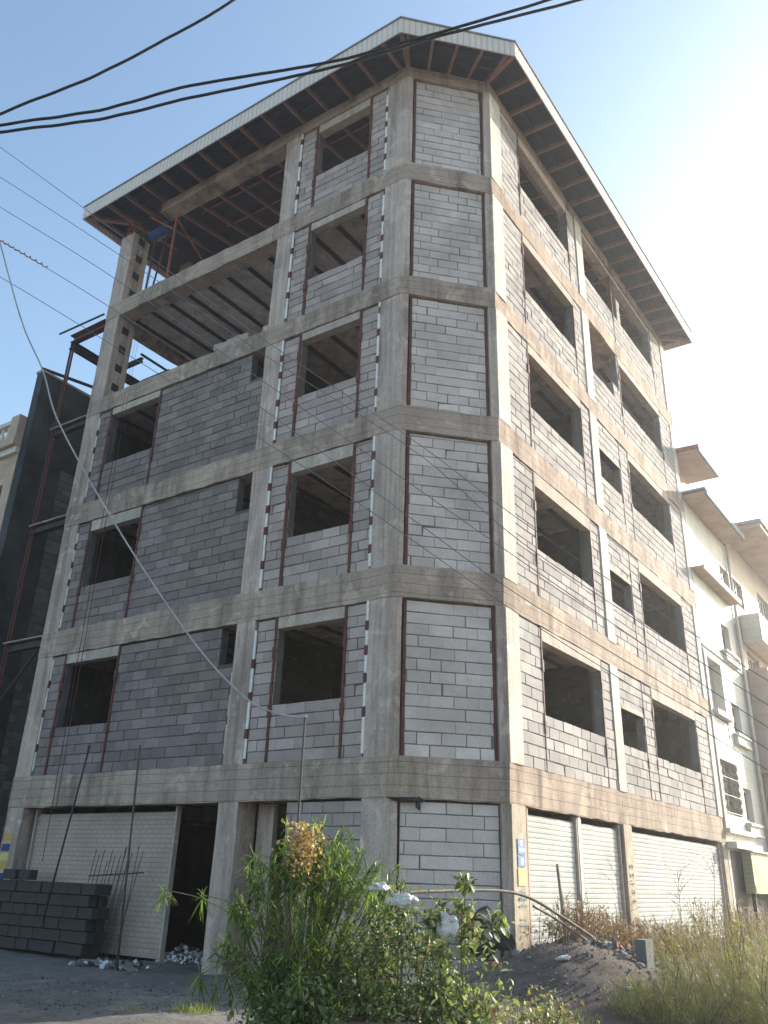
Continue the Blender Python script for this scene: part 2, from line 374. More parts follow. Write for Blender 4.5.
for j in range(len(ys)-1):
    for i in range(nx-1):
        a = j*nx+i; mb.f.append((a, a+1, a+1+nx, a+nx)); mb.uv.append([(0, 0)]*4); mb.mi.append(0)
tag(mb.build('ground', M['ground'], smooth=True), kind='structure')

# ------------------------------------------------------------------ the unfinished building
BLD = thing('unfinished_building', (A2.x, A2.y, 0), 'large unfinished corner building of bare concrete frame and grey blockwork', 'building')

def wob(x, y, z, a):
    return Vector((a*noise.noise(Vector((x*2.1, y*2.1, z*3+5))), a*noise.noise(Vector((x*2.1, y*2.1, z*3+25))), a*noise.noise(Vector((x*3.3, y*3.3, z*3+55)))))
def densify(outer, inner, closed):
    o2, i2 = [], []; n = len(outer)
    for i in range(n if closed else n-1):
        j = (i+1) % n; k = max(1, int((outer[j]-outer[i]).length/0.3))
        for q in range(k): o2.append(outer[i].lerp(outer[j], q/k)); i2.append(inner[i].lerp(inner[j], q/k))
    if not closed: o2.append(outer[-1]); i2.append(inner[-1])
    return o2, i2
def ring(outer, inner, z0, z1, closed=True, amp=0.0):
    if amp:
        outer, inner = densify(outer, inner, closed)
        mb = ring(outer, inner, z0, z1, closed)
        mb.v = [tuple(Vector(v)+wob(v[0], v[1], v[2], amp)) for v in mb.v]; return mb
    mb = MB(); n = len(outer); per = 0
    for i in range(n if closed else n-1):
        j = (i+1) % n; L = (outer[j]-outer[i]).length
        o0, o1, i0, i1 = outer[i], outer[j], inner[i], inner[j]
        V = lambda p, z: (p.x, p.y, z)
        mb.face([V(o0, z0), V(o1, z0), V(o1, z1), V(o0, z1)], [(per, z0), (per+L, z0), (per+L, z1), (per, z1)])
        mb.face([V(i1, z0), V(i0, z0), V(i0, z1), V(i1, z1)], [(per, z0), (per+L, z0), (per+L, z1), (per, z1)])
        mb.face([V(o0, z1), V(o1, z1), V(i1, z1), V(i0, z1)])
        mb.face([V(o1, z0), V(o0, z0), V(i0, z0), V(i1, z0)])
        per += L
    if not closed:
        for k, flip in ((0, False), (n-1, True)):
            q = [(outer[k].x, outer[k].y, z0), (outer[k].x, outer[k].y, z1), (inner[k].x, inner[k].y, z1), (inner[k].x, inner[k].y, z0)]
            mb.face(q if not flip else q[::-1])
    return mb
inner = offset_poly(POLY, -0.42)
for k in range(5):
    ring(POLY, inner, BOT[k], TOP[k], amp=0.03).build('ring_beam', M['beam'], BLD)
s0 = A2+dL*1.62; s0i = isect(s0, Vector((-dL.y, dL.x)), inner[0], dL)
e0 = A2 + (E2-A2).normalized()*2.2; nE = Vector((FE.n.x, FE.n.y)); e0i = e0 - nE*0.42
ring([s0, B2, C2, D2, E2, e0], [s0i, inner[1], inner[2], inner[3], inner[4], e0i], BOT[5], TOP[5], closed=False, amp=0.02).build('ring_beam', M['beam'], BLD)

# floor slabs with ribs underneath, one for each level
for k in range(5):
    po = offset_poly(POLY, -0.40); zt, zb = TOP[k]-0.004, TOP[k]-0.30
    mb = MB()
    mb.face([(p.x, p.y, zt) for p in po]); mb.face([(p.x, p.y, zb) for p in po][::-1])
    po2 = offset_poly(POLY, -0.44)
    u = 0.55
    while u < 11.5:
        P = A2+dL*u; cl = clip_line(po2, P, dR)
        if cl and cl[1]-cl[0] > 0.3:
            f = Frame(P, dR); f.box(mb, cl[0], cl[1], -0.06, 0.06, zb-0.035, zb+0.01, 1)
        u += 0.72
    for u in (4.7, 9.2):      # deeper beams across the plan
        P = A2+dR*u; cl = clip_line(po2, P, dL)
        if cl: Frame(P, dL).box(mb, cl[0], cl[1], -0.2, 0.2, BOT[k], zb-0.001, 0)
    mb.build('floor_slab', [M['slab'], M['slabrib']], BLD)

# columns
def column_poly(pts, z0, z1, mb, mi=0):
    n = len(pts); per = 0; k = int((z1-z0)/0.4)
    zz = [z0+(z1-z0)*i/k for i in range(k+1)]; L = []
    for z in zz: L.append([Vector((p.x, p.y, z))+wob(p.x, p.y, z, 0.014)*Vector((1, 1, 0)).x*1.0 for p in pts])
    for a, b in zip(L, L[1:]):
        for i in range(n): j = (i+1) % n; mb.face([a[i], a[j], b[j], b[i]], None, mi)
    mb.face(L[-1], None, mi); mb.face(L[0][::-1], None, mi); return
    for i in range(n):
        a, b = pts[i], pts[(i+1) % n]; L = (b-a).length
        mb.face([(a.x, a.y, z0), (b.x, b.y, z0), (b.x, b.y, z1), (a.x, a.y, z1)], [(per, z0), (per+L, z0), (per+L, z1), (per, z1)], mi); per += L
    mb.face([(p.x, p.y, z1) for p in pts], None, mi); mb.face([(p.x, p.y, z0) for p in pts][::-1], None, mi)
def P2(F, s, o): v = F.p(s, o, 0); return Vector((v.x, v.y))
EPS = 0.012
mb = MB()    # left end column rises to the eaves
column_poly([P2(FL, 0.004, -EPS), P2(FL, 0.56, -EPS), P2(FL, 0.56, -0.60), P2(FL, 0.004, -0.60)], -0.4, 18.76, mb)
ca = mb.build('column', M['column'], BLD)
for k in (3, 4):
    for j in range(4):
        mb = MB(); z = TOP[k]+0.35+j*0.62
        mb.solid([FL.p(0.559, -0.20, z), FL.p(0.575, -0.20, z), FL.p(0.575, -0.42, z), FL.p(0.559, -0.42, z), FL.p(0.559, -0.20, z+.22), FL.p(0.575, -0.20, z+.22), FL.p(0.575, -0.42, z+.22), FL.p(0.559, -0.42, z+.22)])
        mb.build('steel_plate', M['darksteel'], ca)
mb = MB()
column_poly([P2(FL, 6.36, -EPS), P2(FL, 6.84, -EPS), P2(FL, 6.84, -0.50), P2(FL, 6.36, -0.50)], -0.3, 19.0, mb)
mb.build('column', M['column'], BLD)
mb = MB()
column_poly([P2(FL, 9.52, -EPS), isect(P2(FL, 0, -EPS), dL, P2(FM, 0, -EPS), dM), P2(FM, 0.15, -EPS), P2(FM, 0.15, -0.42), P2(FL, 9.52, -0.5)], -0.3, 19.0, mb)
mb.build('column', M['column'], BLD)
mb = MB()
column_poly([P2(FM, LM-0.15, -EPS), isect(P2(FM, 0, -EPS), dM, P2(FR, 0, -EPS), dR), P2(FR, 0.5, -EPS), P2(FR, 0.5, -0.5), P2(FM, LM-0.15, -0.42)], -0.3, 19.0, mb)
cc = mb.build('column', M['column'], BLD)
mb = MB()
column_poly([P2(FR, 4.96, -EPS), P2(FR, 5.44, -EPS), P2(FR, 5.44, -0.5), P2(FR, 4.96, -0.5)], -0.3, 19.0, mb)
cm = mb.build('column', M['column'], BLD)
mb = MB()
column_poly([P2(FR, 12.22, -EPS), P2(FR, LR-0.01, -EPS), P2(FR, LR-0.01, -0.5), P2(FR, 12.22, -0.5)], -0.3, 19.0, mb)
cd = mb.build('column', M['column'], BLD)
for F, L in ((FD, LD), (FE, LE)):
    for u in (0.3, L*0.36, L*0.68):
        mb = MB(); F.box(mb, u, u+0.45, -0.5, -EPS, -0.3, 19.0); mb.build('column', M['column'], BLD)
for (a, bq) in ((3.4, 4.7), (3.4, 9.2), (8.2, 6.2)):
    P = A2+dL*a+dR*bq; f = Frame(P, dL); mb = MB(); f.box(mb, -0.22, 0.22, -0.22, 0.22, -0.2, 16.0); mb.build('column', M['column'], BLD)
# pale rendered facing on the right-hand columns, cast storey by storey, a little proud
def facing(cp, s0, s1, jig):
    for k in range(6):
        z0 = (TOP[k-1]+0.004 if k % 2 else TOP[k-1]-0.05) if k else 0.0
        z1 = BOT[k]-0.004
        j = rnd.uniform(-0.025, 0.025)
        mb = MB(); FR.box(mb, s0+j, s1+j, -EPS-0.02, 0.012+rnd.uniform(0, .008), z0, z1)
        mb.build('column_facing', M['column_light'] if k else M['column_buff'], cp)
facing(cc, 0.03, 0.53, 1); facing(cm, 4.97, 5.42, 1); facing(cd, 12.30, 12.68, 1)

# block walls: real blocks bedded on a dark backing
ROW = 0.205; BL = 0.435
def block_wall(F, s0, s1, z0, z1, holes, off=-0.045, mat='block', thick=0.2, phase=0.0, name='block_wall', topgap=0.03):
    mb = MB(); r = random.Random(int((s0*13+z0*7+s1*3)*100)+int(phase*50))
    # backing (grid with holes)
    xs_ = sorted({s0, s1, *[h[0] for h in holes], *[h[1] for h in holes]}); zs_ = sorted({z0, z1-topgap, *[h[2] for h in holes], *[min(h[3], z1-topgap) for h in holes]})
    def hole(a, b_): return any(h[0]-1e-6 <= a <= h[1]+1e-6 and h[2]-1e-6 <= b_ <= h[3]+1e-6 for h in holes)
    of, ob = off-0.017, off-thick
    full = {}
    for i in range(len(xs_)-1):
        for j in range(len(zs_)-1): full[(i, j)] = not hole((xs_[i]+xs_[i+1])/2, (zs_[j]+zs_[j+1])/2)
    for (i, j), v in full.items():
        if not v: continue
        a, b_, c_, d_ = xs_[i], xs_[i+1], zs_[j], zs_[j+1]
        mb.face([F.p(a, of, c_), F.p(b_, of, c_), F.p(b_, of, d_), F.p(a, of, d_)], None, 1)
        mb.face([F.p(b_, ob, c_), F.p(a, ob, c_), F.p(a, ob, d_), F.p(b_, ob, d_)], None, 1)
        for di, dj, q in ((-1, 0, (a, c_, a, d_)), (1, 0, (b_, c_, b_, d_)), (0, -1, (a, c_, b_, c_)), (0, 1, (a, d_, b_, d_))):
            if not full.get((i+di, j+dj), False):
                mb.face([F.p(q[0], of, q[1]), F.p(q[2], of, q[3]), F.p(q[2], ob, q[3]), F.p(q[0], ob, q[1])], None, 1)
    # blocks
    z = z0; ri = 0
    while z < z1-topgap-0.03:
        zt = min(z+ROW, z1-topgap)
        if z1-topgap-zt < 0.04: zt = z1-topgap
        ivs = [(s0, s1)]
        zm = (z+zt)/2
        for h in holes:
            if h[2] < zm < h[3]:
                nv = []
                for a, b_ in ivs:
                    if h[1] <= a or h[0] >= b_: nv.append((a, b_)); continue
                    if h[0] > a: nv.append((a, h[0]))
                    if h[1] < b_: nv.append((h[1], b_))
                ivs = nv
        for a, b_ in ivs:
            x = s0 + (phase % BL) - BL*(1.5 if ri % 2 else 1.0) + r.uniform(-0.03, 0.03)
            while x < b_:
                xa, xb = max(x, a), min(x+BL+r.uniform(-.012, .012), b_); x += BL
                if xb-xa < 0.05: continue
                if zt > z1-topgap-0.02 and mat != 'block_lit' and r.random() < 0.012: continue
                g1, g2 = r.uniform(0.002, 0.006), r.uniform(0.002, 0.006); g3, g4 = r.uniform(0.005, 0.0105), r.uniform(0.005, 0.0105)
                if r.random() < 0.05: g1 += 0.012
                o = off+max(-.006, min(.007, r.gauss(0, 0.003))); tl = max(-.004, min(.004, r.gauss(0, 0.002))); tv = max(-.003, min(.003, r.gauss(0, 0.0016))); sk = r.gauss(0, 0.0018)
                X0, X1, Z0, Z1 = xa+g1, xb-g2, z+g3, zt-g4; c = 0.007
                q = [(X0, Z0+sk), (X1, Z0-sk), (X1, Z1-sk), (X0, Z1+sk)]
                if r.random() < 0.06:
                    k = r.randrange(4); q[k] = (q[k][0]+(0.03 if k in (0, 3) else -0.03)*r.random(), q[k][1]+(0.03 if k < 2 else -0.03)*r.random())
                cx, cz = (X0+X1)/2, (Z0+Z1)/2
                fr = []; bk = []
                for (sx_, zz) in q:
                    oo = o + tl*(1 if sx_ > cx else -1) + tv*(1 if zz > cz else -1)
                    fr.append(F.p(sx_+(c if sx_ < cx else -c), oo, zz+(c if zz < cz else -c)))
                    bk.append((F.p(sx_, oo-0.006, zz), F.p(sx_, of-0.004, zz)))
                i0 = len(mb.v); mb.v += [tuple(p) for p in fr]+[tuple(p[0]) for p in bk]+[tuple(p[1]) for p in bk]
                fs = [(0, 1, 2, 3)]+[(4+k, 4+(k+1) % 4, (k+1) % 4, k) for k in range(4)]+[(8+k, 8+(k+1) % 4, 4+(k+1) % 4, 4+k) for k in range(4)]
                for f_ in fs: mb.f.append(tuple(i0+w for w in f_)); mb.uv.append([(0, 0)]*4); mb.mi.append(0)
        z = zt; ri += 1
    return mb.build(name, [M[mat], M['mortar_light' if mat in ('block_warm', 'block_lit') else 'mortar']], BLD)
def lintel(F, wall, s0, s1, z, h=0.17, off=-0.03):
    mb = MB(); F.box(mb, s0, s1, off-0.2, off, z, z+h); o = mb.build('lintel', M['lintel'], wall); return o
def post(F, s, z0, z1, w=0.05, off=0.0, mat='rust'):
    mb = MB(); F.box(mb, s-w/2, s+w/2, off-0.16, off-0.02, z0, z1)
    for z in (z0+0.75+rnd.uniform(-.1, .1), z0+1.9+rnd.uniform(-.1, .1)):   # splice plates
        F.box(mb, s-w/2-0.015, s+w/2+0.02, off-0.025, off-0.008, z, z+0.22)
    return mb.build('wall_post', M[mat], BLD)
def foam(F, s, z0, z1, w=0.035, off=-0.03):
    mb = MB(); z = z0+rnd.uniform(0, .2)
    while z < z1-0.1:
        h = rnd.uniform(0.25, 0.6); F.box(mb, s-w/2+rnd.uniform(-.006, .006), s+w/2, off-0.03, off, z, min(z+h, z1))
        z += h
        if z < z1-0.35: F.box(mb, s-w/2-0.012, s+w/2+0.012, off-0.03, off+0.008, z+0.01, z+0.17, 1)
        z += 0.18
    return mb.build('joint_strip', [M['foam'], M['rust']], BLD)
for k in range(5):
    z0, z1 = TOP[k], BOT[k+1]
    sill, head = z0+1.02, z0+2.46
    # left facade: bay beside the corner column
    w = block_wall(FL, 6.90, 9.47, z0, z1, [(7.42, 8.98, sill, z1)], phase=0.1*k)
    lintel(FL, w, 7.42, 8.98, head, z1-head-(0.02 if k != 4 else 0.02), -0.025)
    post(FL, 7.38, z0, z1, 0.07 if k else 0.05); post(FL, 9.02, z0, z1)
    foam(FL, 6.87, z0, z1, 0.05, -0.012); foam(FL, 9.495, z0, z1, 0.05, -0.012)
    # left facade: long bay, open on the two upper storeys
    if k < 3:
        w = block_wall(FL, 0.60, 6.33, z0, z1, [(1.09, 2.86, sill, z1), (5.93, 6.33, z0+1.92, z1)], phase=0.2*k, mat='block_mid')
        lintel(FL, w, 1.09, 2.86, head, z1-head-0.02, -0.025)
        post(FL, 1.05, z0, z1, 0.06); post(FL, 2.90, z0, z1, 0.05)
        foam(FL, 0.58, z0, z1, 0.03)
        if k == 0: foam(FL, 6.345, z0, z0+1.9, 0.03)
    # chamfer
    w = block_wall(FM, 0.24, 1.80, z0, z1, [], off=-0.07, phase=0.05*k, mat='block_lit')
    mb = MB(); FM.box(mb, 0.19, 0.235, -0.20, -0.055, z0, z1); mb.build('wall_post', M['rust'], BLD)
    mb = MB(); FM.box(mb, 1.805, 1.84, -0.22, -0.075, z0, z1); mb.build('wall_post', M['rust'], BLD)
    # right facade
    rs, rh = z0+0.95, z0+2.42
    w1 = [(1.52, 4.40, rs, z1)]
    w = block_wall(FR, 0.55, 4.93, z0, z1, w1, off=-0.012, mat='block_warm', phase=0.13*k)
    lintel(FR, w, 1.52, 4.40, rh, z1-rh-0.025, 0.0)
    post(FR, 1.49, z0, z1, 0.035, 0.02); post(FR, 4.42, z0, z1, 0.035, 0.02)
    if k < 3:
        h2 = [(5.50, 6.93, z0+0.93, z0+1.82), (7.66, 11.15, rs, z1)]
        w = block_wall(FR, 5.47, 12.28, z0, z1, h2, off=-0.012, mat='block_warm', phase=0.21*k)
        lintel(FR, w, 7.66, 11.15, rh, z1-rh-0.025, 0.0); lintel(FR, w, 5.50, 6.93, z0+1.82, 0.1, -0.005)
    elif k == 3:
        h2 = [(5.47, 7.05, z0+0.93, z1), (7.05, 7.5, z0+1.5, z1), (7.60, 11.15, rs, z1)]
        w = block_wall(FR, 5.47, 12.28, z0, z1, h2, off=-0.012, mat='block_warm', phase=0.21*k)
        lintel(FR, w, 7.60, 11.15, rh, z1-rh-0.025, 0.0)
    else:
        h2 = [(5.47, 8.0, rs, z1), (8.0, 8.3, z0+1.9, z1), (8.3, 11.1, rs, z1)]
        w = block_wall(FR, 5.47, 12.28, z0, z1, h2, off=-0.012, mat='block_warm', phase=0.21*k)
        lintel(FR, w, 5.47, 11.1, rh+0.04, 0.10, 0.0)
    (post(FR, 6.98, z0, z1, 0.035, 0.02) if k < 3 else None); post(FR, 7.62, z0, z1, 0.035, 0.02); post(FR, 11.18, z0, z1, 0.035, 0.02)
    # back and far sides (plain block panels with openings)
    mbk = block_wall(FD, 0.3, LD-0.3, z0, z1, [(2.0, 3.6, sill, head), (7.0, 8.6, sill, head)] if k < 4 else [(2.0, 3.6, sill, head), (4.5, 8.6, sill, z1)], off=-0.06)
    if k < 3: block_wall(FE, 0.3, LE-0.62, z0, z1, [(3.0, 4.6, sill, head)], off=-0.06)
# inner partitions (they close the view through the rooms)
for k in range(4):
    z0, z1 = TOP[k], BOT[k+1]+0.1
    P = A2+dR*(4.7); f = Frame(P, dL)
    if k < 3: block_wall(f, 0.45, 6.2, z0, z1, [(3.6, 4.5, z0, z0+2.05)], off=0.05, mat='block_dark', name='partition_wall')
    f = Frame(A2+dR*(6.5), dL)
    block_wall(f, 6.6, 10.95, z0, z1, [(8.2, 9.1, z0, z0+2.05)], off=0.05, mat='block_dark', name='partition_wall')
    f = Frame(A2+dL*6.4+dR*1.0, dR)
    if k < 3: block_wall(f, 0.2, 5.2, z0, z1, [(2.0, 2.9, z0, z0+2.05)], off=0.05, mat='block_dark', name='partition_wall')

# ground storey
w = block_wall(FL, 7.93, 9.50, -0.2, BOT[0], [], off=-0.05, phase=0.1)
w = block_wall(FM, 0.20, 1.85, -0.2, BOT[0], [], off=-0.07, phase=0.1, mat='block_lit')
block_wall(FD, 0.3, LD-0.3, -0.1, BOT[0], [], off=-0.06); block_wall(FE, 0.3, LE-0.62, -0.1, BOT[0], [], off=-0.06)
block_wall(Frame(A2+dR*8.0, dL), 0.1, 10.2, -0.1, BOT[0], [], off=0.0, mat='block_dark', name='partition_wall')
mb = MB(); FL.box(mb, 6.9, 7.27, -0.62, -0.5, -0.2, BOT[0]); mb.build('column', M['column'], BLD)
def shutter(F, s0, s1, z0, z1, off, mat):
    mb = MB(); z = z0; p = 0.085
    n = int((z1-z0)/p); r = random.Random(int(s0*10))
    for i in range(n):
        za = z0+i*p; zb = za+p
        kd = 0.55 if mat == 'shutter' else 0.2
        prof = [(za, 0.0), (za+0.01, 0.010*kd), (za+p*0.5, 0.015*kd), (zb-0.012, 0.009*kd), (zb-0.004, 0.0), (zb, 0.0)]
        jo = r.gauss(0, 0.0015)
        for (a, oa), (b_, ob) in zip(prof, prof[1:]):
            mb.face([F.p(s0, off+oa+jo, a), F.p(s1, off+oa+jo, a), F.p(s1, off+ob+jo, b_), F.p(s0, off+ob+jo, b_)], [(s0, a-z0), (s1, a-z0), (s1, b_-z0), (s0, b_-z0)])
    F.box(mb, s0, s1, off-0.03, off-0.012, z0, z1)
    F.box(mb, s0, s1, off-0.04, off+0.035, z0-0.06, z0)
    o = mb.build('roller_shutter', M[mat], BLD, smooth=False)
    return o
def guide(sh, F, s, z0, z1, off, w=0.06, mat='whitesteel'):
    mb = MB(); F.box(mb, s-w/2, s+w/2, off-0.05, off+0.06, z0, z1); mb.build('guide_rail', M[mat], sh)
sh = shutter(FL, 0.79, 5.05, 0.12, 2.56, -0.28, 'shutter2'); tag(sh, 'dusty dotted roller shutter')
guide(sh, FL, 0.76, 0.0, 2.66, -0.28, 0.045, 'lintel'); guide(sh, FL, 5.08, 0.0, 2.66, -0.28, 0.045, 'lintel')
for (a, b_) in ((0.72, 2.68), (2.94, 4.82), (5.60, 12.1)):
    sh = shutter(FR, a, b_, 0.25, 2.57, -0.10, 'shutter')
    guide(sh, FR, a-0.04, 0.1, 2.66, -0.10, 0.05, 'lintel'); guide(sh, FR, b_+0.04, 0.1, 2.66, -0.10, 0.05, 'lintel')
mb = MB(); FR.box(mb, 2.755, 2.86, -0.2, -0.03, 0.0, BOT[0]); mb.build('mullion', M['whitesteel'], BLD)
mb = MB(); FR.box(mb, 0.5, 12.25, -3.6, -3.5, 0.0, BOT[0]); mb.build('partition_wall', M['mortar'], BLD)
# stickers and stencilled marks on the columns
def patch(F, s0, s1, z0, z1, off, mat, name, parent):
    mb = MB(); F.box(mb, s0, s1, off-0.002, off+0.002, z0, z1); return mb.build(name, mat, parent)
def flat(name, c, rough=0.6):
    m, t, b = new_mat(name, rough, 0.3); 
    n = noise_n(t, 14, None, 4, 0.7)
    t.links.new(ramp(t, n, [(0.3, tuple(x*0.8 for x in c)), (0.65, c)]).outputs[0], b.inputs['Base Color']); return m
M['pblue'] = flat('blue_paper', (0.10, 0.20, 0.42)); M['pyel'] = flat('yellow_paper', (0.62, 0.55, 0.18)); M['pwhite'] = flat('white_paper', (0.66, 0.68, 0.66))
M['pink_ink'] = flat('faded_ink', (0.16, 0.30, 0.34)); M['ink'] = flat('black_ink', (0.07, 0.06, 0.055)); M['pamber'] = flat('amber_paper', (0.55, 0.33, 0.06)); M['pnavy'] = flat('navy_paper', (0.03, 0.05, 0.14))
def glyphs(F, s0, s1, z0, z1, off, mat, name, parent, rows, seed):
    mb = MB(); r = random.Random(seed)
    for i in range(rows):
        zc = z1-(i+0.5)*(z1-z0)/rows; hh = (z1-z0)/rows*0.32; s = s0+0.01
        while s < s1-0.02:
            w = r.uniform(0.012, 0.05)
            F.box(mb, s, min(s+w, s1-.01), off-0.001, off+0.002, zc-hh*r.uniform(.1, .5), zc+hh*r.uniform(.0, .5))
            if r.random() < .6: F.box(mb, s, s+0.009, off-0.001, off+0.002, zc-hh, zc+hh*r.uniform(.2, 1))
            if r.random() < .4: F.box(mb, s+w*.4, s+w*.4+0.012, off-0.001, off+0.0022, zc+hh*.7, zc+hh*.7+0.012)
            s += w+r.uniform(.006, .02)
    mb.build(name, mat, parent)
FO = 0.024
a = patch(FR, 0.17, 0.42, 1.92, 2.16, FO, M['pblue'], 'poster', cc); glyphs(FR, 0.17, 0.42, 1.94, 2.15, FO+.003, M['pwhite'], 'lettering', a, 3, 3) if False else None
mb = MB(); FR.box(mb, 0.20, 0.39, FO, FO+.004, 1.97, 2.02); FR.box(mb, 0.24, 0.35, FO, FO+.004, 2.05, 2.13); mb.build('poster_panel', M['pwhite'], a)
a = patch(FR, 0.17, 0.42, 1.74, 1.90, FO, M['pblue'], 'poster', cc)
mb = MB(); FR.box(mb, 0.26, 0.36, FO, FO+.004, 1.77, 1.87); mb.build('poster_panel', M['pwhite'], a)
a = patch(FR, 0.16, 0.43, 1.46, 1.72, FO, M['pyel'], 'poster', cc)
glyphs(FR, 0.16, 0.44, 1.12, 1.42, FO, M['pink_ink'], 'stencilled_mark', cc, 3, 5)
glyphs(FR, 0.18, 0.42, 0.85, 1.02, FO, M['pink_ink'], 'stencilled_mark', cc, 2, 8)
glyphs(FR, 5.08, 5.32, 1.15, 1.95, FO-0.002, M['ink'], 'stencilled_mark', cm, 5, 11)
for i, (z, mt) in enumerate(((2.02, 'pamber'), (1.80, 'pnavy'), (1.62, 'pyel'), (1.44, 'pamber'), (1.22, 'pnavy'), (1.02, 'pamber'))):
    mb = MB(); FL.box(mb, 0.06, 0.34, -EPS-0.001, -EPS+0.004, z, z+0.15); mb.build('poster', M[mt], ca)

# roof
EV = 0.88; SL = 0.13
EVS = [EV, EV, EV, 0.42, 0.72]
ev = offset_poly2(POLY, EVS); evo = offset_poly2(POLY, [e+0.03 for e in EVS]); inn = offset_poly(POLY, -4.2)
ROOF = bpy.data.objects.new('roof', None); COL.objects.link(ROOF); ROOF.parent = BLD; ROOF.matrix_parent_inverse = Matrix.Translation(-Vector((A2.x, A2.y, 0)))
ROOFZ = 19.40
mb = MB(); n = 5; zi = ROOFZ+SL*(4.2+EV)*1.6
for i in range(n):
    j = (i+1) % n
    for dz, flip in ((0, True), (0.05, False)):
        q = [(ev[i].x, ev[i].y, ROOFZ+dz), (ev[j].x, ev[j].y, ROOFZ+dz), (inn[j].x, inn[j].y, zi+dz), (inn[i].x, inn[i].y, zi+dz)]
        mb.face(q[::-1] if flip else q, [(0, 0), (1, 0), (1, 1), (0, 1)])
mb.face([(p.x, p.y, zi) for p in inn][::-1]); mb.face([(p.x, p.y, zi+.05) for p in inn])
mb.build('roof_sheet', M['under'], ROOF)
ring(evo, ev, 19.18, 19.64).build('fascia', M['fascia'], ROOF)
ring(offset_poly2(POLY, [e+0.06 for e in EVS]), ev, 19.642, 19.68).build('roof_edge_trim', M['slate'], ROOF)
def rafter(F, s, o_in, tilt=0.0, mat='rafter'):
    mb = MB(); w = 0.033
    a0, a1 = EV-0.01, o_in
    zf = lambda o: 19.225 + (EV-o)*0.075 if o > -0.45 else 19.225+(EV+.45)*.075+(-0.45-o)*SL*1.5
    for (oa, ob) in ((a0, -0.45), (-0.45, a1)):
        if ob >= oa: continue
        sa = s+tilt*oa; sb = s+tilt*ob; za, zb = zf(oa), zf(ob)
        c = [F.p(sa-w, oa, za), F.p(sa+w, oa, za), F.p(sb+w, ob, zb), F.p(sb-w, ob, zb)]
        mb.solid(c+[v+Vector((0, 0, 0.13)) for v in c])
    mb.build('rafter', M[mat], ROOF)
s = 0.25
while s < LL-0.05: rafter(FL, s, -3.4); s += 0.74
rafter(FL, -0.45, -0.4, 0.0)
for i in range(5): rafter(FM, 0.02+i*0.495, -1.2, 0.25*(i-2)/2)
s = 0.42
while s < LR+0.1: rafter(FR, s, -3.4); s += 0.74
def corner_rafter(P, Q):
    mb = MB(); d = Vector((Q.x-P.x, Q.y-P.y, 0)).normalized(); nn = Vector((d.y, -d.x, 0))*0.05
    a = Vector((P.x, P.y, 19.22)); b_ = Vector((Q.x, Q.y, 19.34)); c = [a-nn, a+nn, b_+nn, b_-nn]
    mb.solid(c+[v+Vector((0, 0, .13)) for v in c]); mb.build('rafter', M['rafter'], ROOF)
for i in range(4): corner_rafter(ev[i], offset_poly(POLY, -0.3)[i])
for F, L in ((FL, LL), (FM, LM), (FR, LR)):
    for o in (0.30, 0.62):
        mb = MB(); ex = o*0.41
        F.box(mb, -ex if F is not FL else -o, L+ex if F is not FR else L+o*.4, o-0.02, o+0.02, 19.36, 19.398); mb.build('purlin', M['under'], ROOF)
# interior purlins under the sheet seen through the open top storey
for o in (-1.2, -2.2, -3.2):
    mb = MB(); zz = ROOFZ+SL*1.6*(EV-o)-0.07
    FL.box(mb, 2.0, 10.0+o*.4, o-0.03, o+0.03, zz, zz+.05); mb.build('purlin', M['rafter'], ROOF)

# downpipe at the far right corner
DP = MB(); DP.tube([FR.p(12.86, -0.10, 14.3), FR.p(12.86, -0.10, 19.2)], 0.085, 10); dp = DP.build('downpipe', M['pipe'], BLD, smooth=True)
for z in (14.9, 15.9, 17.0, 18.5):
    mb = MB(); FR.box(mb, 12.70, 13.15, -0.13, -0.07, z, z+0.05); mb.build('bracket', M['darksteel'], dp)

# hoist on the left corner
H = thing('hoist', FL.p(0.9, -0.1, 18.7), 'rusty red hoist frame with blue motor on the top left column', 'hoist')
mb = MB()
for s in (0.18, 0.45):
    for o in (-0.05, -0.4): mb.tube([FL.p(s, o, 18.76), FL.p(s, o, 19.3)], 0.022, 6)
for z in (18.85, 19.05, 19.25):
    mb.tube([FL.p(0.18, -0.05, z), FL.p(0.45, -0.05, z)], 0.018, 6); mb.tube([FL.p(0.45, -0.05, z-.1), FL.p(0.45, -0.4, z)], 0.018, 6)
mb.tube([FL.p(0.18, -0.05, 18.8), FL.p(0.45, -0.05, 19.25)], 0.018, 6)
mb.build('lattice_frame', M['rust_bright'], H)
mb = MB(); mb.tube([FL.p(1.35, -0.1, 19.0), FL.p(1.35, -0.75, 19.0)], 0.024, 6); mb.tube([FL.p(1.1, -0.05, 19.1), FL.p(2.15, -0.1, 18.2)], 0.03, 6); mb.tube([FL.p(2.2, -0.15, 16.25), FL.p(2.2, -0.15, 18.7)], 0.035, 6)
mb.tube([FL.p(2.2, -0.15, 18.6), FL.p(2.3, -3.2, 16.6)], 0.03, 6); mb.build('strut', M['rust_bright'], H)
mb = MB(); mb.tube([FL.p(1.4, -0.3, 16.25), FL.p(1.75, -0.3, 18.6)], 0.03, 6); mb.tube([FL.p(0.85, -0.5, 15.8), FL.p(0.95, -0.5, 18.9)], 0.03, 6); mb.build('strut', M['rust'], H)
mb = MB(); mb.tube([FL.p(0.75, -0.5, 18.85), FL.p(1.3, -0.5, 18.85)], [0.17, 0.17], 12); FL.box(mb, 1.3, 1.55, -0.66, -0.36, 18.7, 19.0); mb.build('motor', M['blue'], H)
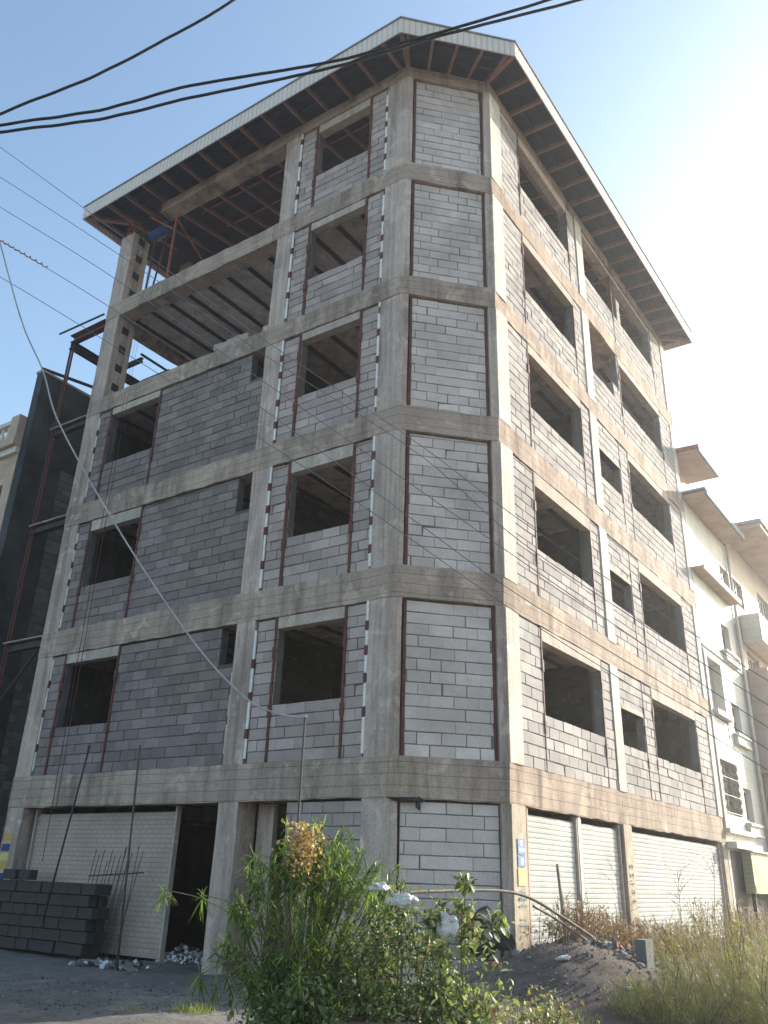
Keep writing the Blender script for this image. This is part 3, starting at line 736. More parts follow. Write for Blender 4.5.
for s, z0, z1 in ((1.85, 1.6, 18.9), (1.98, 2.6, 18.9)):
    mb = MB(); mb.tube([FL.p(s, 0.22, z1), FL.p(s-0.02, 0.24, (z0+z1)/2), FL.p(s+0.02, 0.22, z0)], 0.008, 5); mb.build('hoist_rope', M['rust'], H)

# ------------------------------------------------------------------ steel frame in the gap on the left
SF = thing('steel_stair_frame', FL.p(-1.45, 0, 0), 'rusty steel frame of posts and I-beams in the gap left of the building', 'steel frame')
def ibeam(p, q, h=0.2, w=0.12, mat='darksteel', name='i_beam'):
    p, q = Vector(p), Vector(q); d = (q-p).normalized(); sd_ = Vector((d.y, -d.x, 0)).normalized(); up = Vector((0, 0, 1)); mb = MB()
    def bar(a, b_, z0, z1):
        c = [p+sd_*a+up*z0, p+sd_*b_+up*z0, q+sd_*b_+up*z0, q+sd_*a+up*z0]
        mb.solid(c+[v+up*(z1-z0) for v in c])
    bar(-w/2, w/2, 0, 0.025); bar(-w/2, w/2, h-0.025, h); bar(-0.012, 0.012, 0.0255, h-0.0255)
    return mb.build(name, M[mat], SF)
for z in (6.35, 9.52, 12.45, 15.6):
    ibeam(FL.p(-1.5, -0.1, z), FL.p(0.0, -0.1, z), 0.22, 0.16, 'darksteel' if z < 15 else 'rust')
    mb = MB(); FL.box(mb, -1.55, -0.01, -0.2, 0.02, z+0.221, z+0.245); mb.build('top_flange', M['lintel'] if z < 15 else M['rust'], SF)
for z in (15.6,):
    ibeam(FL.p(-1.45, 0.0, z-0.24), FL.p(-1.45, -6.5, z-0.24), 0.26, 0.14)
    ibeam(FL.p(-0.2, -1.6, z-0.2), FL.p(-1.6, -1.6, z-0.2), 0.14, 0.1)
    mb = MB(); mb.tube([FL.p(-1.9, 0.15, z+0.34), FL.p(-0.05, 0.05, z+0.40)], 0.03, 6); mb.build('handrail', M['darksteel'], SF)
    for i in range(5):
        o = -2.6-i*0.75; mb = MB(); FL.box(mb, -1.4, -0.15, o-0.03, o+0.03, z+0.02, z+0.08); mb.build('tread_bar', M['darksteel'], SF)
    mb = MB(); mb.tube([FL.p(-0.3, -1.6, z+.1), FL.p(-0.3, -6.0, z+.1)], 0.04, 6); mb.tube([FL.p(-0.3, -3.6, z+.1), FL.p(-0.3, -3.6, z-.5)], 0.03, 6); mb.build('handrail', M['darksteel'], SF)
for s in (-1.52, -1.40):
    mb = MB(); FL.box(mb, s-0.015, s+0.015, -0.10, -0.05, 0.0, 15.6); mb.build('frame_post', M['rust'], SF)
mb = MB(); mb.tube([FL.p(-1.3, -0.1, 5.2), FL.p(-0.2, -0.1, 6.3)], 0.04, 6); mb.build('brace', M['darksteel'], SF)

# ------------------------------------------------------------------ party wall beyond the gap, neighbour on the left
PW = thing('party_wall', FL.p(-2.75, -1, 0), 'tall dark tarred end wall with block infill behind the rusty frame', 'wall')
FP = Frame(Vector(FL.p(-2.62, -9.0, 0).xy), dL)
fpw = Frame(Vector(FL.p(-2.55, 0, 0).xy), -Vector((FL.n.x, FL.n.y)))    # runs back; outward normal points towards the gap
mb = MB(); fpw.box(mb, 0.0, 1.2, -0.3, 0.0, -0.2, 14.95); mb.build('tarred_face', M['tar'], PW)
def plain(F, parent, name, s0, s1, z0, z1, mat='block_dark', off=0.0):
    global BLD
    keep = BLD; BLD = parent
    o = block_wall(F, s0, s1, z0, z1, [], off=off, mat=mat, thick=0.28, name=name, topgap=0.0); BLD = keep; return o
plain(fpw, PW, 'block_infill', 1.2, 12.0, -0.2, 12.2, 'block_pile', off=-0.02)
mb = MB(); fpw.box(mb, 1.2, 12.0, -0.28, -0.02, 12.2, 14.93); mb.build('tarred_face', M['tar'], PW)
mb = MB(); FL.box(mb, -2.88, -2.56, -12.0, 0.03, 14.95, 15.02); mb.build('coping', M['lintel'], PW)
mb = MB(); mb.tube([FL.p(-2.7, 0.0, 15.1), FL.p(-2.0, -3.0, 15.25), FL.p(-1.2, -6.0, 15.15)], 0.05, 6); mb.build('pipe_rail', M['darksteel'], PW)

NB = thing('balustraded_house', FL.p(-6, 0, 0), 'tan stone house with balustraded parapet at the left edge', 'house')
def baluster(F, s, o, z, h, parent):
    mb = MB(); r0 = [0.05, 0.05, 0.035, 0.075, 0.08, 0.045, 0.035, 0.055, 0.055]; zz = [0, .06, .1, .3, .45, .7, .82, .92, 1]
    mb.tube([F.p(s, o, z+h*q) for q in zz], r0, 8); mb.build('baluster', M['creamtrim'], parent, smooth=True)
def nb(name, mat, s0, s1, o0, o1, z0, z1):
    mb = MB(); FL.box(mb, s0, s1, o0, o1, z0, z1); return mb.build(name, M[mat], NB)
nb('wall', 'tan', -12, -3.3, -8, -0.9, -0.2, 12.3)
nb('pilaster', 'tan', -3.3, -2.9, -8, 0.0, -0.2, 12.3)
nb('pilaster', 'tan', -8.3, -7.9, -0.899, 0.0, -0.2, 12.3)
nb('cornice', 'creamtrim', -12, -2.88, -8, 0.12, 12.301, 12.5)
nb('cornice', 'tan', -12, -2.86, -8, 0.25, 12.501, 12.75)
ba = nb('balustrade_rail', 'creamtrim', -12, -3.3, -0.1, 0.15, 13.32, 13.45)
nb('pedestal', 'tan', -3.299, -2.9, -0.15, 0.2, 12.751, 13.5)
for i in range(12): baluster(FL, -3.6-0.28*i, 0.03, 12.75, 0.58, ba)
nb('balcony_floor', 'tan', -12, -3.301, -0.899, 0.1, 9.0, 9.25)
b2 = nb('balustrade_rail', 'creamtrim', -12, -3.301, -0.1, 0.1, 10.0, 10.12)
for i in range(12): baluster(FL, -3.55-0.28*i, 0.0, 9.25, 0.76, b2)
nb('balcony_floor', 'tan', -12, -3.301, -0.899, 0.1, 5.9, 6.15)
nb('arch_spandrel', 'tan', -7.9, -3.301, -0.25, 0.0, 11.4, 12.3)

# ------------------------------------------------------------------ apartment block on the right
AP = thing('apartment_building', FR.p(12.9, 0, 0), 'cream stone apartment block right of the unfinished building with grille window', 'building')
def ap(name, mat, s0, s1, o0, o1, z0, z1, parent=None, F=FR):
    mb = MB(); F.box(mb, s0, s1, o0, o1, z0, z1); return mb.build(name, M[mat], parent or AP)
def grid_wall(F, s0, s1, z0, z1, holes, off, thick, mat, parent, name='wall'):
    mb = MB(); xs_ = sorted({s0, s1, *[h[0] for h in holes], *[h[1] for h in holes]}); zs_ = sorted({z0, z1, *[h[2] for h in holes], *[h[3] for h in holes]})
    full = {}
    for i in range(len(xs_)-1):
        for j in range(len(zs_)-1):
            cx, cz = (xs_[i]+xs_[i+1])/2, (zs_[j]+zs_[j+1])/2
            full[(i, j)] = not any(h[0] < cx < h[1] and h[2] < cz < h[3] for h in holes)
    of, ob = off, off-thick
    for (i, j), v in full.items():
        if not v: continue
        a, b_, c_, d_ = xs_[i], xs_[i+1], zs_[j], zs_[j+1]; uv = [(a, c_), (b_, c_), (b_, d_), (a, d_)]
        mb.face([F.p(a, of, c_), F.p(b_, of, c_), F.p(b_, of, d_), F.p(a, of, d_)], uv)
        mb.face([F.p(b_, ob, c_), F.p(a, ob, c_), F.p(a, ob, d_), F.p(b_, ob, d_)], uv)
        for di, dj, q in ((-1, 0, (a, c_, a, d_)), (1, 0, (b_, c_, b_, d_)), (0, -1, (a, c_, b_, c_)), (0, 1, (a, d_, b_, d_))):
            if not full.get((i+di, j+dj), False):
                mb.face([F.p(q[0], of, q[1]), F.p(q[2], of, q[3]), F.p(q[2], ob, q[3]), F.p(q[0], ob, q[1])], [(0, 0), (.1, 0), (.1, .1), (0, .1)])
    return mb.build(name, M[mat], parent)
def window(F, s0, s1, z0, z1, off, parent, nm=1, fm='creamtrim', fw=0.06):
    mb = MB(); F.box(mb, s0, s0+fw, off-0.06, off, z0, z1); F.box(mb, s1-fw, s1, off-0.06, off, z0, z1)
    F.box(mb, s0+fw, s1-fw, off-0.06, off, z0, z0+fw); F.box(mb, s0+fw, s1-fw, off-0.06, off, z1-fw, z1)
    for i in range(1, nm+1):
        c = s0+(s1-s0)*i/(nm+1); F.box(mb, c-fw/2, c+fw/2, off-0.059, off-0.001, z0+fw, z1-fw)
    w = mb.build('window', M[fm], parent)
    mb = MB(); F.box(mb, s0+fw/2, s1-fw/2, off-0.045, off-0.03, z0+fw/2, z1-fw/2); mb.build('pane', M['glass'], w); return w
holes = [(12.95, 14.95, 3.50, 5.0), (15.45, 16.35, 3.42, 4.40), (15.40, 16.38, 6.08, 7.02), (15.45, 16.45, 8.75, 9.68), (13.2, 14.72, 5.75, 8.05), (16.4, 17.65, 11.06, 12.06)]
grid_wall(FR, 12.78, 17.75, 0.0, 13.15, holes, 0.0, 0.3, 'clad', AP)
ap('wall', 'clad', 12.78, 17.75, -10, -1.5, 0.0, 13.1)
# loggia behind the tall recess
ap('recess_wall', 'clad', 13.0, 14.9, -0.5, -0.302, 5.5, 8.3)
window(FR, 13.35, 14.1, 6.3, 7.0, -0.24, AP, 1)
sl = ap('ledge', 'creamtrim', 13.0, 14.95, 0.0, 0.12, 6.28, 6.40)
mb = MB()
for i in range(9): FR.box(mb, 13.1+i*0.2, 13.2+i*0.2, 0.12, 0.17, 6.25, 6.43)
mb.build('ledge_moulding', M['creamtrim'], sl)
ap('recess_sill', 'clad', 13.2, 14.72, -0.301, -0.02, 5.75, 6.28)
w = window(FR, 12.97, 14.93, 3.52, 4.98, -0.18, AP, 2)
mb = MB(); r = random.Random(5)     # wrought iron scroll grille
for i in range(15):
    s = 12.98+i*0.1393; mb.tube([FR.p(s, 0.03, 3.5), FR.p(s, 0.03, 5.0)], 0.009, 5)
for z in (3.52, 4.0, 4.5, 4.98): mb.tube([FR.p(12.95, 0.035, z), FR.p(14.95, 0.035, z)], 0.014, 5)
for i in range(9):
    for j in range(6):
        cx, cz, ra = 13.1+i*0.215, 3.65+j*0.24, 0.075
        mb.tube([FR.p(cx+ra*(1-k/14)*math.cos(k*0.8+i), 0.045, cz+ra*(1-k/14)*math.sin(k*0.8+i)) for k in range(13)], 0.009, 4)
mb.build('window_grille', M['iron'], AP)
window(FR, 15.47, 16.33, 3.44, 4.38, -0.12, AP, 1); window(FR, 15.42, 16.36, 6.10, 7.0, -0.12, AP, 1); window(FR, 15.47, 16.43, 8.77, 9.66, -0.12, AP, 1)
window(FR, 16.42, 17.63, 11.08, 12.04, -0.12, AP, 2, 'whitesteel')
for z in (3.40, 6.06, 8.73):
    pl = ap('window_ledge', 'creamtrim', 15.25, 16.75, 0.0, 0.12, z-0.34, z-0.12)
    ap('window_ledge_lip', 'creamtrim', 15.2, 16.8, 0.0, 0.17, z-0.12+.001, z-0.04, pl)
    ap('window_ledge_lip', 'creamtrim', 15.2, 16.8, 0.0, 0.15, z-0.40, z-0.341, pl)
ap('canopy', 'tan', 12.78, 17.2, 0.0, 0.34, 10.70, 10.80); ap('canopy_lip', 'creamtrim', 12.78, 17.25, 0.341, 0.39, 10.68, 10.86)
ap('cornice', 'creamtrim', 12.75, 15.6, 0.0, 0.16, 2.95, 3.08); ap('cornice', 'creamtrim', 12.75, 15.65, 0.0, 0.28, 2.55, 2.72)
ap('cornice', 'creamtrim', 12.76, 17.7, 0.0, 0.05, 8.28, 8.34); ap('pilaster', 'creamtrim', 12.79, 12.98, 0.0, 0.05, 3.1, 8.2)
ev2 = ap('eave_soffit', 'tan', 12.78, 17.5, 0.0, 0.70, 13.16, 13.28)
ap('eave_edge', 'slate', 12.78, 17.5, 0.701, 0.78, 13.14, 13.34, ev2)
ap('roof', 'slate', 12.78, 17.7, -8, 0.74, 13.341, 13.42)
ap('attic_wall', 'tan', 12.8, 14.4, -5, -0.25, 13.421, 14.72)
so2 = ap('attic_soffit', 'tan', 12.70, 15.1, -5.2, 0.68, 14.721, 14.82)
mb = MB()
for i in range(10): mb.tube([FR.p(12.75+i*0.25, 0.72, 14.86), FR.p(12.75+i*0.25, -5.2, 15.15)], 0.11, 8)
mb.build('roof_tiles', M['tile'], so2, smooth=True)
ap('eave_edge', 'slate', 12.70, 15.1, 0.681, 0.74, 14.70, 14.86, so2)
mb = MB(); mb.tube([FR.p(17.6, 0.08, 0.3), FR.p(17.6, 0.08, 13.1)], 0.05, 8); mb.build('drainpipe', M['creamtrim'], AP, smooth=True)
mb = MB(); mb.tube([FR.p(17.42, 0.08, 0.3), FR.p(17.42, 0.08, 10.1)], 0.04, 8); mb.build('drainpipe', M['tan'], AP, smooth=True)
ap('shop_opening_shade', 'darksteel', 13.0, 17.7, 0.001, 0.012, 0.3, 2.5)  # flat dark sheet on the wall, painting the shade of a shop opening

GB = thing('metal_booth', FR.p(16, 0.5, 0), 'yellow green corrugated metal panel box jutting at the right edge', 'booth')
mb = MB(); FR.box(mb, 13.95, 19.5, 0.06, 0.32, 1.42, 2.50); mb.build('sheet_panel', M['gsheet'], GB)
mb = MB(); FR.box(mb, 13.9, 19.5, 0.05, 0.40, 2.501, 2.54); mb.build('top_plate', M['whitesteel'], GB)
for s in (14.3, 16.8, 19.3):
    mb = MB(); FR.box(mb, s-0.05, s+0.05, 0.12, 0.22, 0.2, 1.42); mb.build('leg', M['darksteel'], GB)

FB = thing('balconied_building', FR.p(21, 0, 0), 'pinkish apartment building with stacked balconies at the far right edge', 'building')
def fb(name, mat, s0, s1, o0, o1, z0, z1, parent=None): return ap(name, mat, s0, s1, o0, o1, z0, z1, parent or FB)
holes = [(17.9, 19.4, 11.06, 12.06), (18.6, 20.4, 7.9+0.8, 9.4), (18.4, 20.4, 5.2, 6.9), (18.5, 20.4, 3.2, 4.6), (22, 24, 10.7, 12.6), (22, 24, 5.2, 6.9)]
grid_wall(FR, 17.76, 30.0, 0.0, 13.6, holes, 0.03, 0.3, 'pink', FB)
fb('wall', 'pink', 17.76, 30.0, -12, -1.2, 0, 13.55)
for h in holes: window(FR, h[0]+.02, h[1]-.02, h[2]+.02, h[3]-.02, -0.1, FB, 3, 'whitesteel')
for (z0, z1, mt) in ((9.62, 10.62, 'clad'), (7.35, 8.65, 'pink'), (3.9, 5.1, 'pink')):
    fb('balcony', mt, 18.2, 30, 0.051, 0.72, z0, z1)
fb('side_pier', 'pink', 17.95, 30, 0.031, 0.70, 0.0, 3.9)
fb('side_pier', 'pink', 17.95, 18.6, 0.031, 0.69, 5.101, 7.35)
fb('eave_soffit', 'tan', 17.6, 30, 0.0, 1.35, 13.62, 13.78); fb('roof', 'slate', 17.5, 30, -12, 1.42, 13.781, 13.9)

# ------------------------------------------------------------------ cables
CAMP = Vector((0, 0, CAM_Z))
def ray(x, y):
    X, Y = (x-384)/FPX, (512-y)/FPX
    c, s = math.cos(-ROLL), math.sin(-ROLL); X, Y = X*c-Y*s, X*s+Y*c
    c, s = math.cos(PITCH), math.sin(PITCH); return Vector((X, c-Y*s, s+Y*c))
def W(x, y, yy): r = ray(x, y); return CAMP + r*(yy/r.y)
def smooth_path(pts, n=10):
    out = []; P = [pts[0]]+list(pts)+[pts[-1]]
    for i in range(1, len(P)-2):
        for k in range(n):
            u = k/n; a, b_, c, d = P[i-1], P[i], P[i+1], P[i+2]
            out.append(0.5*((2*b_)+(c-a)*u+(2*a-5*b_+4*c-d)*u*u+(3*b_-a-3*c+d)*u**3))
    out.append(pts[-1]); return out
def cable(name, pts, r, mat, label, group=None, jit=0.0):
    P = smooth_path([W(*p) for p in pts], 12); q = []
    for i, p in enumerate(P): q.append(p+Vector((0, 0, jit*noise.noise(Vector((i*0.35, 3, r*100))))))
    mb = MB(); mb.tube(q, r, 6); o = mb.build(name, M[mat], smooth=True); return tag(o, label, 'cable', group)
cable('power_cable', [(-90, 160, 7.2), (0, 114, 7.0), (90, 78, 6.8), (170, 37, 6.6), (232, 1, 6.4), (330, -70, 6.1)], 0.018, 'rope', 'thick black cable crossing the top left corner of the sky', None, 0.012)
cable('power_cable', [(-90, 141, 7.2), (0, 125, 7.0), (100, 110, 6.9), (190, 86, 6.8), (330, 62, 6.6), (420, 38, 6.5), (545, 1, 6.3), (640, -32, 6.2)], 0.018, 'rope', 'upper of two thick black cables passing in front of the roof', 'thick black cables over the roof', 0.014)
cable('power_cable', [(-90, 145, 7.2), (0, 132, 7.0), (100, 119, 6.9), (190, 98, 6.8), (330, 68, 6.6), (440, 36, 6.5), (575, 1, 6.3), (680, -30, 6.2)], 0.018, 'rope', 'lower of two thick black cables passing in front of the roof', 'thick black cables over the roof', 0.014)
wl = [('topmost', [(-60, 104), (0, 147), (100, 220), (250, 330), (413, 440), (520, 520), (690, 632), (800, 700)]),
      ('second', [(-60, 142), (0, 177), (130, 262), (260, 352), (413, 450), (520, 541), (690, 655), (800, 725)]),
      ('third', [(-60, 170), (0, 207), (105, 272), (250, 372), (415, 487), (520, 560), (690, 676), (800, 748)]),
      ('fourth', [(-60, 205), (0, 240), (105, 304), (250, 400), (419, 524), (520, 596), (690, 700), (800, 770)]),
      ('lowest', [(-60, 245), (0, 277), (75, 322), (200, 400), (360, 504), (520, 615), (690, 722), (800, 790)])]
for nm, p in wl:
    n_ = len(p); cable('thin_wire', [(x, y, 10.5-2.2*i/(n_-1)) for i, (x, y) in enumerate(p)], 0.005, 'wire', nm + ' of the five thin parallel wires crossing the left facade', 'thin parallel wires')
cable('service_cable', [(-30, 130, 13), (0, 243, 12.9), (22, 322, 12.8), (43, 371, 12.7), (60, 425, 12.6), (120, 532, 12.4), (190, 637, 12.2), (240, 693, 12.1), (272, 712, 12.0), (305, 718, 12.0)], 0.014, 'palecable', 'pale sagging cable hanging down to the thin rusty mast')
a_, b_ = W(-12, 233, 10.45), W(47, 267, 10.0); ax = (b_-a_).normalized(); u_ = ax.cross(Vector((0, 0, 1))).normalized(); v_ = ax.cross(u_)
mb = MB(); mb.tube([a_.lerp(b_, k/90)+(u_*math.cos(k*.75)+v_*math.sin(k*.75))*.018 for k in range(91)], 0.008, 5)
tag(mb.build('wire_wrap', M['rust_bright'], smooth=True), 'twisted reddish wrap round the wire at the upper left edge', 'wire wrap')
mt = W(305, 718, 12.0)
MA = thing('mast', (mt.x, mt.y, 0), 'thin rusty pipe mast behind the leafy bush carrying the cable', 'mast')
mb = MB(); mb.tube([(mt.x, mt.y, -0.1), (mt.x, mt.y, mt.z+0.02)], 0.016, 8); mb.build('pole', M['oldrod'], MA, smooth=True)
mb = MB(); mb.tube([(mt.x-0.09, mt.y, mt.z+0.01), (mt.x+0.03, mt.y, mt.z+0.02)], 0.02, 8); mb.build('insulator', M['palecable'], MA, smooth=True)
pt = W(140, 745, 15.6); mb = MB(); mb.tube([(pt.x+.1, pt.y+.2, -0.05), (pt.x, pt.y, pt.z)], 0.019, 7)
tag(mb.build('steel_rod', M['oldrod'], smooth=True), 'upright rusty rod in front of the left roller shutter', 'rod')
a_, b_ = W(90, 745, 16.9), W(56, 872, 16.9); mb = MB(); mb.tube([b_+(b_-a_)*0.35, a_], 0.018, 6)
tag(mb.build('steel_rod', M['darksteel'], smooth=True), 'slanting dark rod leaning from the block pile up the left shutter', 'rod')

# rebar mat leaning by the block pile
RB = thing('rebar_mat', FL.p(4.1, 0.25, 0), 'leaning mat of thin rusty rebar rods beside the block pile', 'rebar')
for i in range(13):
    s = 3.35+i*0.105+rnd.uniform(-.03, .03); mb = MB(); mb.tube([FL.p(s, 0.35, 0.0), FL.p(s+rnd.uniform(-.12, .12), 0.05+rnd.uniform(0, .06), 1.75+rnd.uniform(-.22, .2))], 0.007, 5); mb.build('rod', M['darksteel'], RB)
mb = MB(); mb.tube([FL.p(3.25, 0.12, 1.38), FL.p(4.75, 0.10, 1.47)], 0.014, 5); mb.build('tie_bar', M['rust'], RB)

# ------------------------------------------------------------------ concrete blocks
def block_mesh():
    bm = bmesh.new(); L, Wd, Hh = 0.39, 0.19, 0.192
    bmesh.ops.create_cube(bm, size=1.0); bmesh.ops.scale(bm, vec=(L, Wd, Hh), verts=bm.verts)
    bmesh.ops.translate(bm, vec=(0, 0, Hh/2), verts=bm.verts)
    top = [f for f in bm.faces if f.normal.z > 0.9][0]
    r = bmesh.ops.subdivide_edges(bm, edges=[e for e in top.edges if abs((e.verts[0].co-e.verts[1].co).x) > 0.1], cuts=1)
    tops = [f for f in bm.faces if f.normal.z > 0.9]
    if len(tops) == 1:
        vs = [v for v in tops[0].verts if abs(v.co.x) < 1e-4]; bmesh.utils.face_split(tops[0], vs[0], vs[1])
    tops = [f for f in bm.faces if f.normal.z > 0.9]
    for f in tops:
        ins = bmesh.ops.inset_region(bm, faces=[f], thickness=0.028)
        bmesh.ops.translate(bm, vec=(0, 0, -0.15), verts=f.verts)
    bmesh.ops.bevel(bm, geom=[e for e in bm.edges if e.calc_length() > 0.15 and abs(e.verts[0].co.y) > 0.09 and abs(e.verts[1].co.y) > 0.09], offset=0.006, segments=1, affect='EDGES')
    me = bpy.data.meshes.new('concrete_block'); bm.to_mesh(me); bm.free(); me.materials.append(M['block_dark']); return me
BM = block_mesh(); ang = math.atan2(dL.y, dL.x)
def put_block(s, o, z, rz=0.0, rx=0.0, label=None, group='concrete blocks in the dark pile', F=FL, mesh=BM):
    ob = bpy.data.objects.new('concrete_block', mesh); COL.objects.link(ob)
    ob.location = F.p(s, o, z); ob.rotation_euler = (rx, 0, ang+rz)
    return tag(ob, label or 'dark grey hollow concrete block in the pile before the left shutter', 'block', group)
r = random.Random(21)
for row in range(6):
    for i in range(12):
        s = -0.75+i*0.40+(0.1 if row % 2 else 0)
        if s > 3.80: continue
        for o in ((0.18, 0.40) if row >= 4 or i > 8 else (0.40,)):
            if row == 5 and (i < 2 or r.random() < 0.12): continue
            put_block(s+r.uniform(-.01, .01), o+r.uniform(-.02, .02), 0.06+row*0.2, r.gauss(0, 0.02))
put_block(1.12, 0.32, 1.27, 0.05, 0, 'left one of two single blocks sitting on top of the pile', 'single blocks on the pile')
put_block(1.62, 0.32, 1.27, -0.08, 0, 'right one of two single blocks sitting on top of the pile', 'single blocks on the pile')
BM2 = BM.copy(); BM2.materials.clear(); BM2.materials.append(M['block'])
for i, (s, z) in enumerate(((4.35, 0), (4.78, 0), (5.2, 0), (4.6, .2), (5.02, .2), (5.55, 0), (5.3, .2))):
    put_block(s, -0.3, TOP[3]+z+0.002, r.gauss(0, .12), 0, 'loose grey block on the upper left beam under the ribbed ceiling', 'loose blocks on the upper beam', FL, BM2)
mb = MB(); FL.box(mb, 6.0, 6.16, -0.34, -0.2, TOP[3], TOP[3]+0.34); mb.build('concrete_stub', M['column'], BLD)

# ------------------------------------------------------------------ stones, rubble, gravel
def stone_mesh(seed, mat):
    bm = bmesh.new(); bmesh.ops.create_icosphere(bm, subdivisions=2, radius=1.0); r = random.Random(seed)
    for v in bm.verts:
        k = 1+0.35*noise.noise(v.co*1.3+Vector((seed*3, 0, 0)))+0.15*noise.noise(v.co*3+Vector((seed, 5, 0))); v.co = Vector((v.co.x*1.25*k, v.co.y*k, max(v.co.z, -0.6)*0.65*k))
    me = bpy.data.meshes.new('stone'); bm.to_mesh(me); bm.free(); me.materials.append(mat); return me
SM = [stone_mesh(i, M['stone']) for i in range(5)]; SW = [stone_mesh(10+i, M['stone_w']) for i in range(3)]
r = random.Random(4)
def stone(x, y, sc, mesh, label, group, name='stone', cat='stone'):
    o = bpy.data.objects.new(name, mesh); COL.objects.link(o); o.location = (x, y, zg(x, y)+sc*0.2); o.rotation_euler = (r.uniform(-.3, .3), r.uniform(-.3, .3), r.uniform(0, 6)); o.scale = (sc, sc, sc*r.uniform(.7, 1))
    return tag(o, label, cat, group)
for i in range(12):
    x, y = 1.9+r.uniform(-1, 1.6)+0.5, 13.2+r.uniform(-2.2, 0.5)
    if (Vector((x, y))-C2).dot(Vector((dR.y, -dR.x))) < 0.15: continue
    stone(x, y, r.uniform(0.03, 0.07), r.choice(SM), 'grey stone lying on the dark soil mound by the corner', 'stones on the dark mound')
for i in range(16):
    x = r.uniform(-4.6, -1.6); y = r.uniform(10.8, 15.2)
    stone(x, y, r.uniform(0.015, 0.045), r.choice(SM), 'small stone on the shaded dusty yard at left', 'stones on the shaded yard')
stone(2.62, 12.75, 0.09, SW[0], 'pale white lump on the soil right of the leafy bush', None, 'plaster_lump', 'rubble')
stone(3.3, 12.1, 0.05, SW[1], 'pale lump on the soil before the wispy yellow bush', None, 'plaster_lump', 'rubble')
def heap(name, cx, cy, n, sp, smin, smax, mats, label, cat, hgt):
    mb = MB(); rr = random.Random(n)
    for i in range(n):
        a = rr.uniform(0, 6.28); d = sp*math.sqrt(rr.random()); x, y = cx+math.cos(a)*d, cy+math.sin(a)*d*0.7
        sc = rr.uniform(smin, smax); z = zg(x, y)+hgt*max(0, 1-d/sp)*rr.random()+sc*.3
        rot = Matrix.Rotation(rr.uniform(0, 6), 3, Vector((rr.random(), rr.random(), rr.random()+.1)).normalized())
        vs = [rot @ (Vector(c)*sc*0.5*Vector((rr.uniform(.6, 1.5), 1, 1)).x) for c in ((-1, -1, -.6), (1, -.8, -.7), (.9, 1, -.5), (-.8, .9, -.6), (-.7, -.8, .6), (.8, -.9, .5), (.7, .8, .7), (-1, .7, .5))]
        mb.solid([v+Vector((x, y, z)) for v in vs], rr.randrange(len(mats)))
    return tag(mb.build(name, mats), label, cat, None, 'stuff')
heap('rubble_heap', -3.35, 17.3, 420, 0.62, 0.015, 0.06, [M['stone_w'], M['stone_w'], M['stone']], 'heap of white plaster rubble beside the dark doorway column', 'rubble', 0.28)
heap('gravel', 2.9, 12.9, 700, 2.0, 0.010, 0.032, [M['stone'], M['mortar']], 'gravel scattered over the dark soil mound', 'gravel', 0.01)
heap('gravel', -3.2, 12.6, 700, 2.6, 0.008, 0.03, [M['stone'], M['mortar']], 'fine gravel scattered over the shaded yard', 'gravel', 0.0)
heap('rubble_heap', 3.6, 14.6, 130, 1.0, 0.04, 0.12, [M['stone'], M['stone'], M['stone'], M['terra'], M['stone_w']], 'broken masonry among dry weeds by the right shutters', 'rubble', 0.25)
for i, (s_, o_, L_, a0, lab) in enumerate(((4.6, .5, 1.1, .3, 'grey board lying by the foot of the rebar mat'), (5.6, .9, .8, -.5, 'short board lying before the dark doorway'))):
    p_ = FL.p(s_, o_, 0); mb = MB(); f_ = Frame(p_.xy, Vector((math.cos(ang+a0), math.sin(ang+a0)))); z_ = zg(p_.x, p_.y)+.02
    f_.box(mb, -L_/2, L_/2, -.07, .07, z_, z_+.03); tag(mb.build('board', M['wood']), lab, 'board')
heap('rubble_heap', -4.35, 16.2, 90, 0.8, 0.02, 0.09, [M['stone'], M['stone'], M['stone_w'], M['block_dark']], 'scattered rubble between the block pile and the dark doorway', 'rubble', 0.08)
# bent pipe and stick by the right corner
cable('bent_pipe', [(395, 893, 11.0), (450, 891, 11.6), (500, 891, 12.2), (530, 898, 12.6), (562, 917, 13.0), (592, 937, 13.3)], 0.022, 'wood', 'bent pale pole arching past the corner column')['category'] = 'pole'
cable('bent_pipe', [(533, 906, 12.6), (556, 919, 12.9), (586, 940, 13.3)], 0.018, 'wood', 'short bent pole just below the arching pole')['category'] = 'pole'
st = W(557, 864, 14.2); mb = MB(); mb.tube([(st.x+.16, st.y, 0.2), (st.x+.07, st.y, 0.9), (st.x, st.y, st.z)], [0.04, .032, .022], 7); tag(mb.build('wooden_stake', M['wood'], smooth=True), 'upright grey wooden stake before the first right shutter', 'stake')
mb = MB(); P = W(645, 955, 13.6); FQ = Frame(Vector((P.x, P.y)), dR); FQ.box(mb, -0.16, 0.16, -0.08, 0.08, 0.15, 0.80); 
tag(mb.build('concrete_stump', M['stub']), 'short grey concrete stump among the dry weeds', 'stump')

